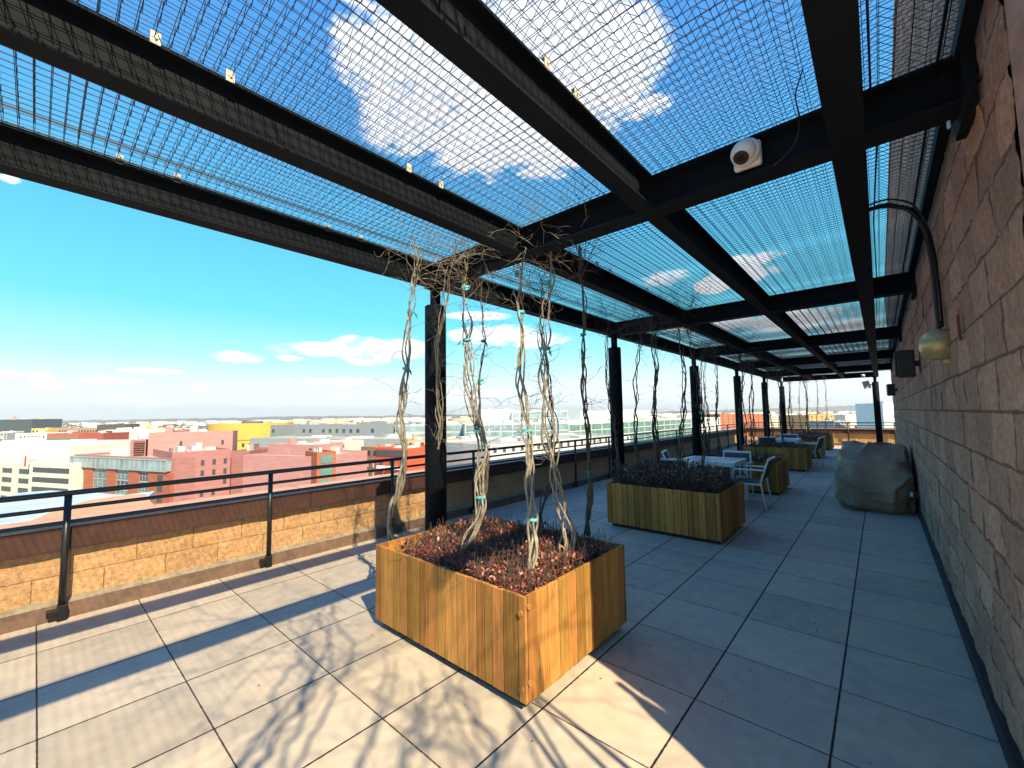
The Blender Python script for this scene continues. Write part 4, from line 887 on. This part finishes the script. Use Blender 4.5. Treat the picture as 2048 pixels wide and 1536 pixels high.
bld('glazed top storeys right of the pale upper storeys', 1024, 292, 1135, 300, 822, 18, (.56, .64, .70), ROOFW, extra=curtain(8, 3, 4.5, WINB))
bld('long white office building with repeated dark glass bays', 1137, 262, 1382, 420, 847, 50, (.52, .53, .53), ROOFW, extra=curtain(16, 4, 4.4, WING), units=4)
bld('white setback storeys with pale louvres on the long office building', 1160, 330, 1300, 420, 822, 25, (.50, .56, .60), ROOFW, win=(5, 1, 6, 5, 4, UNIT, 'louvre', 3))
bld('low white flat roof with balustrade in front of the glass offices', 980, 150, 1260, 210, 890, 36, (.50, .50, .50), ROOFG, win=(20, 1, 1.5, 2.0, 3, WIN, 'window', 1.0), units=3)
bld('low white office block with square windows, past the second column', 1396, 420, 1440, 470, 836, 30, (.70, .70, .68), ROOFW, win=(7, 4, 2.2, 2.2, 4.2, WIN, 'window', 1.4))
bld('orange red brick apartment block in the far corner', 1440, 520, 1530, 560, 829, 30, (.45, .14, .07), ROOFW, win=(9, 5, 2.2, 2.0, 3.6, WIN, 'window', 1.2), units=2)
bld('cream apartment block with balconies, right of the orange brick one', 1530, 600, 1600, 640, 832, 30, (.62, .56, .44), ROOFW, win=(7, 5, 2.6, 2.0, 3.6, WIN, 'window', 1.2))
bld('golden brown block with stepped front among far roofs', 1618, 420, 1668, 440, 830, 30, (.50, .28, .10), ROOFG, win=(5, 5, 2, 2, 3.6, WIN, 'window', 1.2))
bld('grey block with dark side behind the far railing', 1668, 330, 1700, 340, 842, 20, (.30, .32, .34), ROOFW, win=(5, 4, 1.6, 1.6, 3.6, WIN, 'window', 1.2))
bld('flat roofed pale building with rooftop plant, left of the last column', 1690, 700, 1745, 720, 829, 30, (.60, .56, .50), ROOFW, units=3)
bld('pale blue tower block with grey louvre at the wall end', 1765, 300, 1840, 306, 806, 20, (.52, .64, .68), ROOFW, win=(2, 1, 8, 8, 4, UNIT, 'louvre', 5))
# left distance
bld('white office building with a tall plain parapet storey, far left', -90, 175, 139, 168, 890, 30, (.62, .60, .55), ROOFW, units=2, rim=.6)
bld('cream office block with long dark window bands, at the far left', -60, 168, 67, 150, 922, 12, (.60, .57, .50), ROOFW, win=(4, 5, 7, 1.7, 3.4, WIN, 'window', 1.8), extra=lambda t, L, D, hg: MB().box(L * .98, L * .985, -2, -1.6, hg - .5, hg + 3.2).build('mast', cmat((.5, .05, .03)), t))
bld('cream office wing with three window bands beside the glass block', 67, 150, 140, 143, 924, 4, (.61, .58, .51), ROOFW, win=(6, 5, 3.4, 1.7, 3.4, WIN, 'window', 1.8), rim=.5)
bld('dark red brick block with grey side windows', 155, 300, 207, 300, 867, 20, (.30, .075, .055), ROOFG, win=(4, 3, 1.5, 1.8, 4.4, WIN, 'window', 2, .5))
bld('red roofed brick row with glass ground storeys', 94, 300, 156, 296, 867, 26, (.36, .12, .08), mat('red roof', (.36, .13, .10), .9), win=(7, 3, 2.6, 2.4, 4.2, WING, 'window', 3))
bld('white block with scattered square windows', 208, 330, 268, 322, 860, 24, (.72, .73, .72), ROOFW, win=(9, 7, 1.3, 1.9, 3.5, WIN, 'window', 1.6, .4))
bld('grey side wing of the white scattered window block', 268, 322, 280, 345, 860, 20, (.38, .39, .40), ROOFW)
bld('dark roof storey standing on the white block', 194, 350, 250, 350, 849, 14, (.08, .08, .085), ROOFD, units=1)
bld('bright yellow block between white and pink buildings', 279, 350, 300, 350, 857, 20, (.72, .58, .02), ROOFW)
bld('pale balconied wing attached to the yellow block', 300, 350, 312, 360, 857, 20, (.55, .55, .40), ROOFW, win=(2, 5, 3, 1.6, 3.6, WIN, 'window', 1.5))
bld('white and brick block with small square windows at far left', 31, 330, 92, 322, 867, 22, (.70, .68, .65), ROOFW, win=(8, 4, 1.6, 1.6, 3.6, WIN, 'window', 2, .2))
bld('ochre block behind the small square window block', 63, 430, 96, 430, 857, 20, (.62, .42, .14), ROOFG, win=(4, 3, 2, 2, 4, WIN, 'window', 2))
bld('long brown terrace row behind the dark red block', 117, 430, 196, 420, 857, 20, (.36, .24, .18), ROOFD, win=(14, 2, 2, 2, 4, WIN, 'window', 2))
bld('long low dark building on the horizon at far left', -40, 900, 65, 900, 840, 60, (.05, .07, .09), ROOFD)
# round golden building
def golden():
    A = atd(505, 846, 360); t = thing('building', 'large round golden yellow building with dark entrance openings', 'building', (A[0], A[1], GZ)); hg = A[2] - GZ; m = cmat((.60, .35, .07)); R = 31
    b = MB(); n = 64; b.lathe((0, 0, 0), [(R, 0), (R, hg), (R - 1.5, hg), (R - 1.5, hg - 1.2)], n); b.build('wall', m, t)
    MB().cyl((0, 0, hg - 1.6), (0, 0, hg - 1.3), R - 1.6, 48).build('roof', ROOFG, t)
    MB().lathe((0, 0, 0), [(R + .4, hg - 13.4), (R + .4, hg - 12.6), (R + .01, hg - 12.6), (R + .01, hg - 13.4)], n).build('band', cmat((.42, .22, .05)), t)
    for k in range(30):
        a = math.radians(180 + k * 9) + .3
        w = MB().box(-.9, .9, -.2, .1, 0, 3.0).build('window', WIN, t, loc=((R + .05) * math.cos(a), (R + .05) * math.sin(a), hg - 18.5)); w.rotation_euler = (0, 0, a + math.pi / 2)
    MB().cyl((0, 0, hg - 1.2), (0, 0, hg + 1.5), 8, 24).build('roof_unit', ROOFD, t)
golden()
# towers and steeples on the skyline
for px, yb, yt, D, c, lb in [(86, 852, 834, 1100, (.55, .38, .16), 'slender ochre campanile on the skyline at left'), (29, 842, 832, 1500, (.35, .2, .16), 'thin spire on the skyline above the long dark building'),
                         (1730, 846, 828, 520, (.05, .05, .05), 'dark twin-peaked church steeple near the last column'), (1745, 846, 830, 560, (.06, .06, .07), 'dark pointed church tower beside the steeple'), (463, 846, 840, 700, (.6, .58, .5), 'small white pointed dome left of the golden building')]:
    A = atd(px, yt, D); hg = A[2] - GZ; w = D * .0035 if D > 600 else 2.6
    t = thing('church_tower', lb, 'tower', (A[0], A[1], GZ)); MB().box(-w, w, -w, w, 0, hg * .86).build('shaft', cmat(c), t); MB().lathe((0, 0, 0), [(w * 1.25, hg * .86), (.05, hg)], 4).build('spire', cmat(c), t)
rs2 = random.Random(19)
MID = [(.60, .57, .52), (.55, .54, .52), (.34, .13, .09), (.45, .30, .20), (.50, .42, .33), (.36, .37, .39), (.62, .62, .60), (.40, .20, .14)]; MIDN = ['pale', 'grey white', 'dark red brick', 'tan brick', 'sand coloured', 'slate grey', 'white', 'brown brick']
for i in range(44):
    px = -60 + i * 25 + rs2.uniform(-14, 14); D = 470 + 700 * rs2.random() ** 1.3; k = rs2.randrange(8); hz_ = rs2.uniform(15, 27); w = rs2.uniform(18, 44) * 835 / D
    yt = 845 - .016 * px + (1.6 - GZ - hz_) * 835 / D
    bld('%s flat roofed mid-rise block in the distance beyond the pink apartments' % MIDN[k], px, D, px + w, D * (1 + rs2.uniform(-.015, .015)), yt, rs2.uniform(14, 26), MID[k], rs2.choice([ROOFG, ROOFW, ROOFD]), group='distant %s mid-rise blocks' % MIDN[k], win=(rs2.choice([5, 6, 8]), 3, 2.2, 2.0, 3.8, WIN, 'window', 1.4, .1))
# mid distance houses, one thing each, then the far town as one mass
rsr = random.Random(77); hcol = [(.66, .63, .58), (.62, .60, .58), (.70, .66, .60), (.42, .20, .13), (.36, .17, .12), (.50, .38, .26), (.58, .50, .40), (.30, .30, .31), (.68, .68, .68), (.55, .30, .20)]
GL = 'pale and brick houses spread over the middle distance'
TPL = []
for c in hcol:
    for r in (ROOFW, ROOFG, ROOFD):
        t = thing('house', 'one of the small flat roofed houses in the hazy middle distance', 'house', (0, 0, 0), 0, GL)
        w = MB().box(-.5, .5, -.5, .5, 0, .96).box(-.5, .5, -.5, -.47, .96, 1).box(-.5, .5, .47, .5, .96, 1).build('wall', cmat(c), t); MB().box(-.49, .49, -.46, .46, .961, .975).build('roof', r, t)
        wm_ = MB()
        for s in (-1, 1):
            for f_i in range(3):
                for k in range(5): wm_.box(-.42 + k * .18, -.34 + k * .18, s * .5 - .006, s * .5 + .006, .2 + f_i * .25, .32 + f_i * .25)
        TPL.append(t); WMESH = wm_
placed = 0
for i in range(210):
    px = rsr.uniform(-60, 1790); D = 420 * (2400 / 420) ** (rsr.random() ** .8)
    if 640 < px < 1400 and D < 700: continue
    p = atd(px, 845, D); tpl = TPL[rsr.randrange(len(TPL))]
    c = tpl if (tpl.location.length < 1) else copy_tree(tpl)
    s = rsr.uniform(.7, 1.5) * (1 + D / 2500); hgt = rsr.uniform(8, 17)
    c.location = (p[0], p[1], GZ); c.scale = (rsr.uniform(12, 30) * s, rsr.uniform(10, 18) * s, hgt); c.rotation_euler.z = rsr.choice([.2, .2 + math.pi / 2, .35, -.1])
for tpl in TPL:
    if tpl.location.length < 1:
        for ch_ in list(tpl.children): bpy.data.objects.remove(ch_)
        bpy.data.objects.remove(tpl)
def far_mass(name, label, n, Dr, hr, wr, cols, seed, cat='town'):
    rr = np.random.default_rng(seed); V = []; Fq = []
    px = rr.uniform(-250, 1900, n); D = Dr[0] * (Dr[1] / Dr[0]) ** rr.random(n)
    b = np.array([[0, 3, 2, 1], [4, 5, 6, 7], [0, 1, 5, 4], [1, 2, 6, 5], [2, 3, 7, 6], [3, 0, 4, 7]])
    base = []
    for i in range(n):
        p = atd(px[i], 845, D[i]); w, d, h = rr.uniform(*wr) * (1 + D[i] / 6000), rr.uniform(*wr) * .6, rr.uniform(*hr); a = rr.choice([.2, 1.77, .4]); c, s = math.cos(a), math.sin(a)
        q = [(x * w / 2, y * d / 2) for x, y in ((-1, -1), (1, -1), (1, 1), (-1, 1))]
        base += [(p[0] + x * c - y * s, p[1] + x * s + y * c, z) for z in (GZ, GZ + h) for x, y in q]
    V = np.array(base); Fq = (np.arange(n)[:, None, None] * 8 + b[None]).reshape(-1, 4)
    m = bpy.data.materials.new('far roofs'); m.use_nodes = True; nt = m.node_tree; g_ = nt.nodes.new('ShaderNodeNewGeometry'); r = nt.nodes.new('ShaderNodeValToRGB'); r.color_ramp.interpolation = 'CONSTANT'
    nt.links.new(g_.outputs['Random Per Island'], r.inputs[0]); e = r.color_ramp.elements
    for k, c in enumerate(cols):
        x = e[k] if k < 2 else e.new(k / len(cols)); x.position = k / len(cols); x.color = (*c, 1)
    nt.links.new(r.outputs[0], nt.nodes['Principled BSDF'].inputs['Base Color']); nt.nodes['Principled BSDF'].inputs['Roughness'].default_value = .9
    o = link(name, np_mesh(name, V, Fq), m); tag(o, label, cat, None, 'stuff'); return o
far_mass('distant_town', 'distant town of tiny pale and brick roofs below the skyline', 9500, (650, 7000), (5, 15), (8, 28), hcol, 91)
far_mass('distant_blocks', 'distant paler apartment blocks scattered near the skyline', 420, (1500, 7500), (18, 36), (30, 90), [(.72, .70, .66), (.66, .62, .56), (.60, .42, .30), (.5, .5, .5)], 92)
def woods(label, n, Dr, seed):
    rr = np.random.default_rng(seed); A = []; n2 = n; px = rr.uniform(-250, 1900, n2); D = Dr[0] * (Dr[1] / Dr[0]) ** rr.random(n2); V = []; Fs = []
    for i in range(n2):
        p = atd(px[i], 845, D[i]); R = rr.uniform(4, 8) * (1 + D[i] / 4000); c = np.array([p[0], p[1], GZ + R * .5 + 2])
        k = 26; d = rr.normal(size=(k, 3)); d /= np.linalg.norm(d, axis=1)[:, None]; q = c + d * R * [1.3, 1.3, .8] * rr.uniform(.6, 1, (k, 1)); s = R * .42
        u = rr.normal(size=(k, 3)) * s; w = rr.normal(size=(k, 3)) * s
        V.append(np.stack([q - u, q - w, q + u, q + w], 1).reshape(-1, 3))
    V = np.concatenate(V); Fq = np.arange(len(V)).reshape(-1, 4)
    o = link('distant_woodland', np_mesh('distant_woodland', V, Fq), leaf_mat('bare winter trees', (.07, .055, .04), (.11, .085, .06), (.15, .12, .08))); tag(o, label, 'woodland', None, 'stuff')
woods('bare brown winter trees between the distant houses', 3000, (480, 6000), 93)
# hills
def hill(name, px0, px1, D, prof, col, depth=2600):
    xs = np.linspace(px0, px1, 160); V = []; rr = np.random.default_rng(int(D))
    nzv = fbm(np.stack([xs / 60, xs * 0, xs * 0], 1), int(D) % 97, 5, 1.0)
    h = np.interp(xs, [p[0] for p in prof], [p[1] for p in prof]) * (1 + .22 * nzv)
    P = [atd(x, 830, D) for x in xs]; c = np.array([0, 0]); n = len(xs)
    for k, (s, hh) in enumerate(((-.35, .0), (-.18, .55), (0, 1), (.2, .7), (.5, 0))):
        for i, p in enumerate(P): dr = np.array(p[:2]) / np.linalg.norm(p[:2]); q = np.array(p[:2]) + dr * depth * s; V.append((q[0], q[1], GZ - 1 + h[i] * hh * (1 + .06 * math.sin(i * 1.7 + k))))
    V = np.array(V); i, k = np.meshgrid(np.arange(n - 1), np.arange(4), indexing='ij'); q = (k * n + i).ravel()
    o = link(name, np_mesh(name, V, np.stack([q, q + 1, q + n + 1, q + n], 1)), mat('wooded hill', col, .95, .3, .004, detail=10), smooth=True); tag(o, kind='structure')
hill('hills', -400, 1300, 7200, [(-400, 62), (0, 66), (120, 74), (250, 62), (330, 70), (480, 66), (560, 84), (640, 72), (760, 60), (860, 68), (950, 58), (1300, 50)], (.10, .085, .06))
hill('hills', 1200, 2100, 8200, [(1200, 44), (1450, 76), (1560, 92), (1680, 118), (1760, 132), (1850, 140), (2100, 120)], (.09, .09, .08))
# haze: one closed box round the camera and the scene
HZ = True
if HZ:
    hz = MB().box(-15000, 15000, -2500, 20000, GZ - 1, 320).build('haze'); tag(hz, 'thin pale haze fading the far town and hills', 'haze', None, 'stuff')
    hm = bpy.data.materials.new('haze'); hm.use_nodes = True; nt = hm.node_tree; nt.nodes.remove(nt.nodes['Principled BSDF'])
    pv = nt.nodes.new('ShaderNodeVolumePrincipled'); pv.inputs['Color'].default_value = (.97, .985, 1, 1); pv.inputs['Density'].default_value = 8.5e-5; pv.inputs['Anisotropy'].default_value = .2
    nt.links.new(pv.outputs[0], nt.nodes['Material Output'].inputs['Volume']); hz.data.materials.append(hm)
    g.location.z = 0
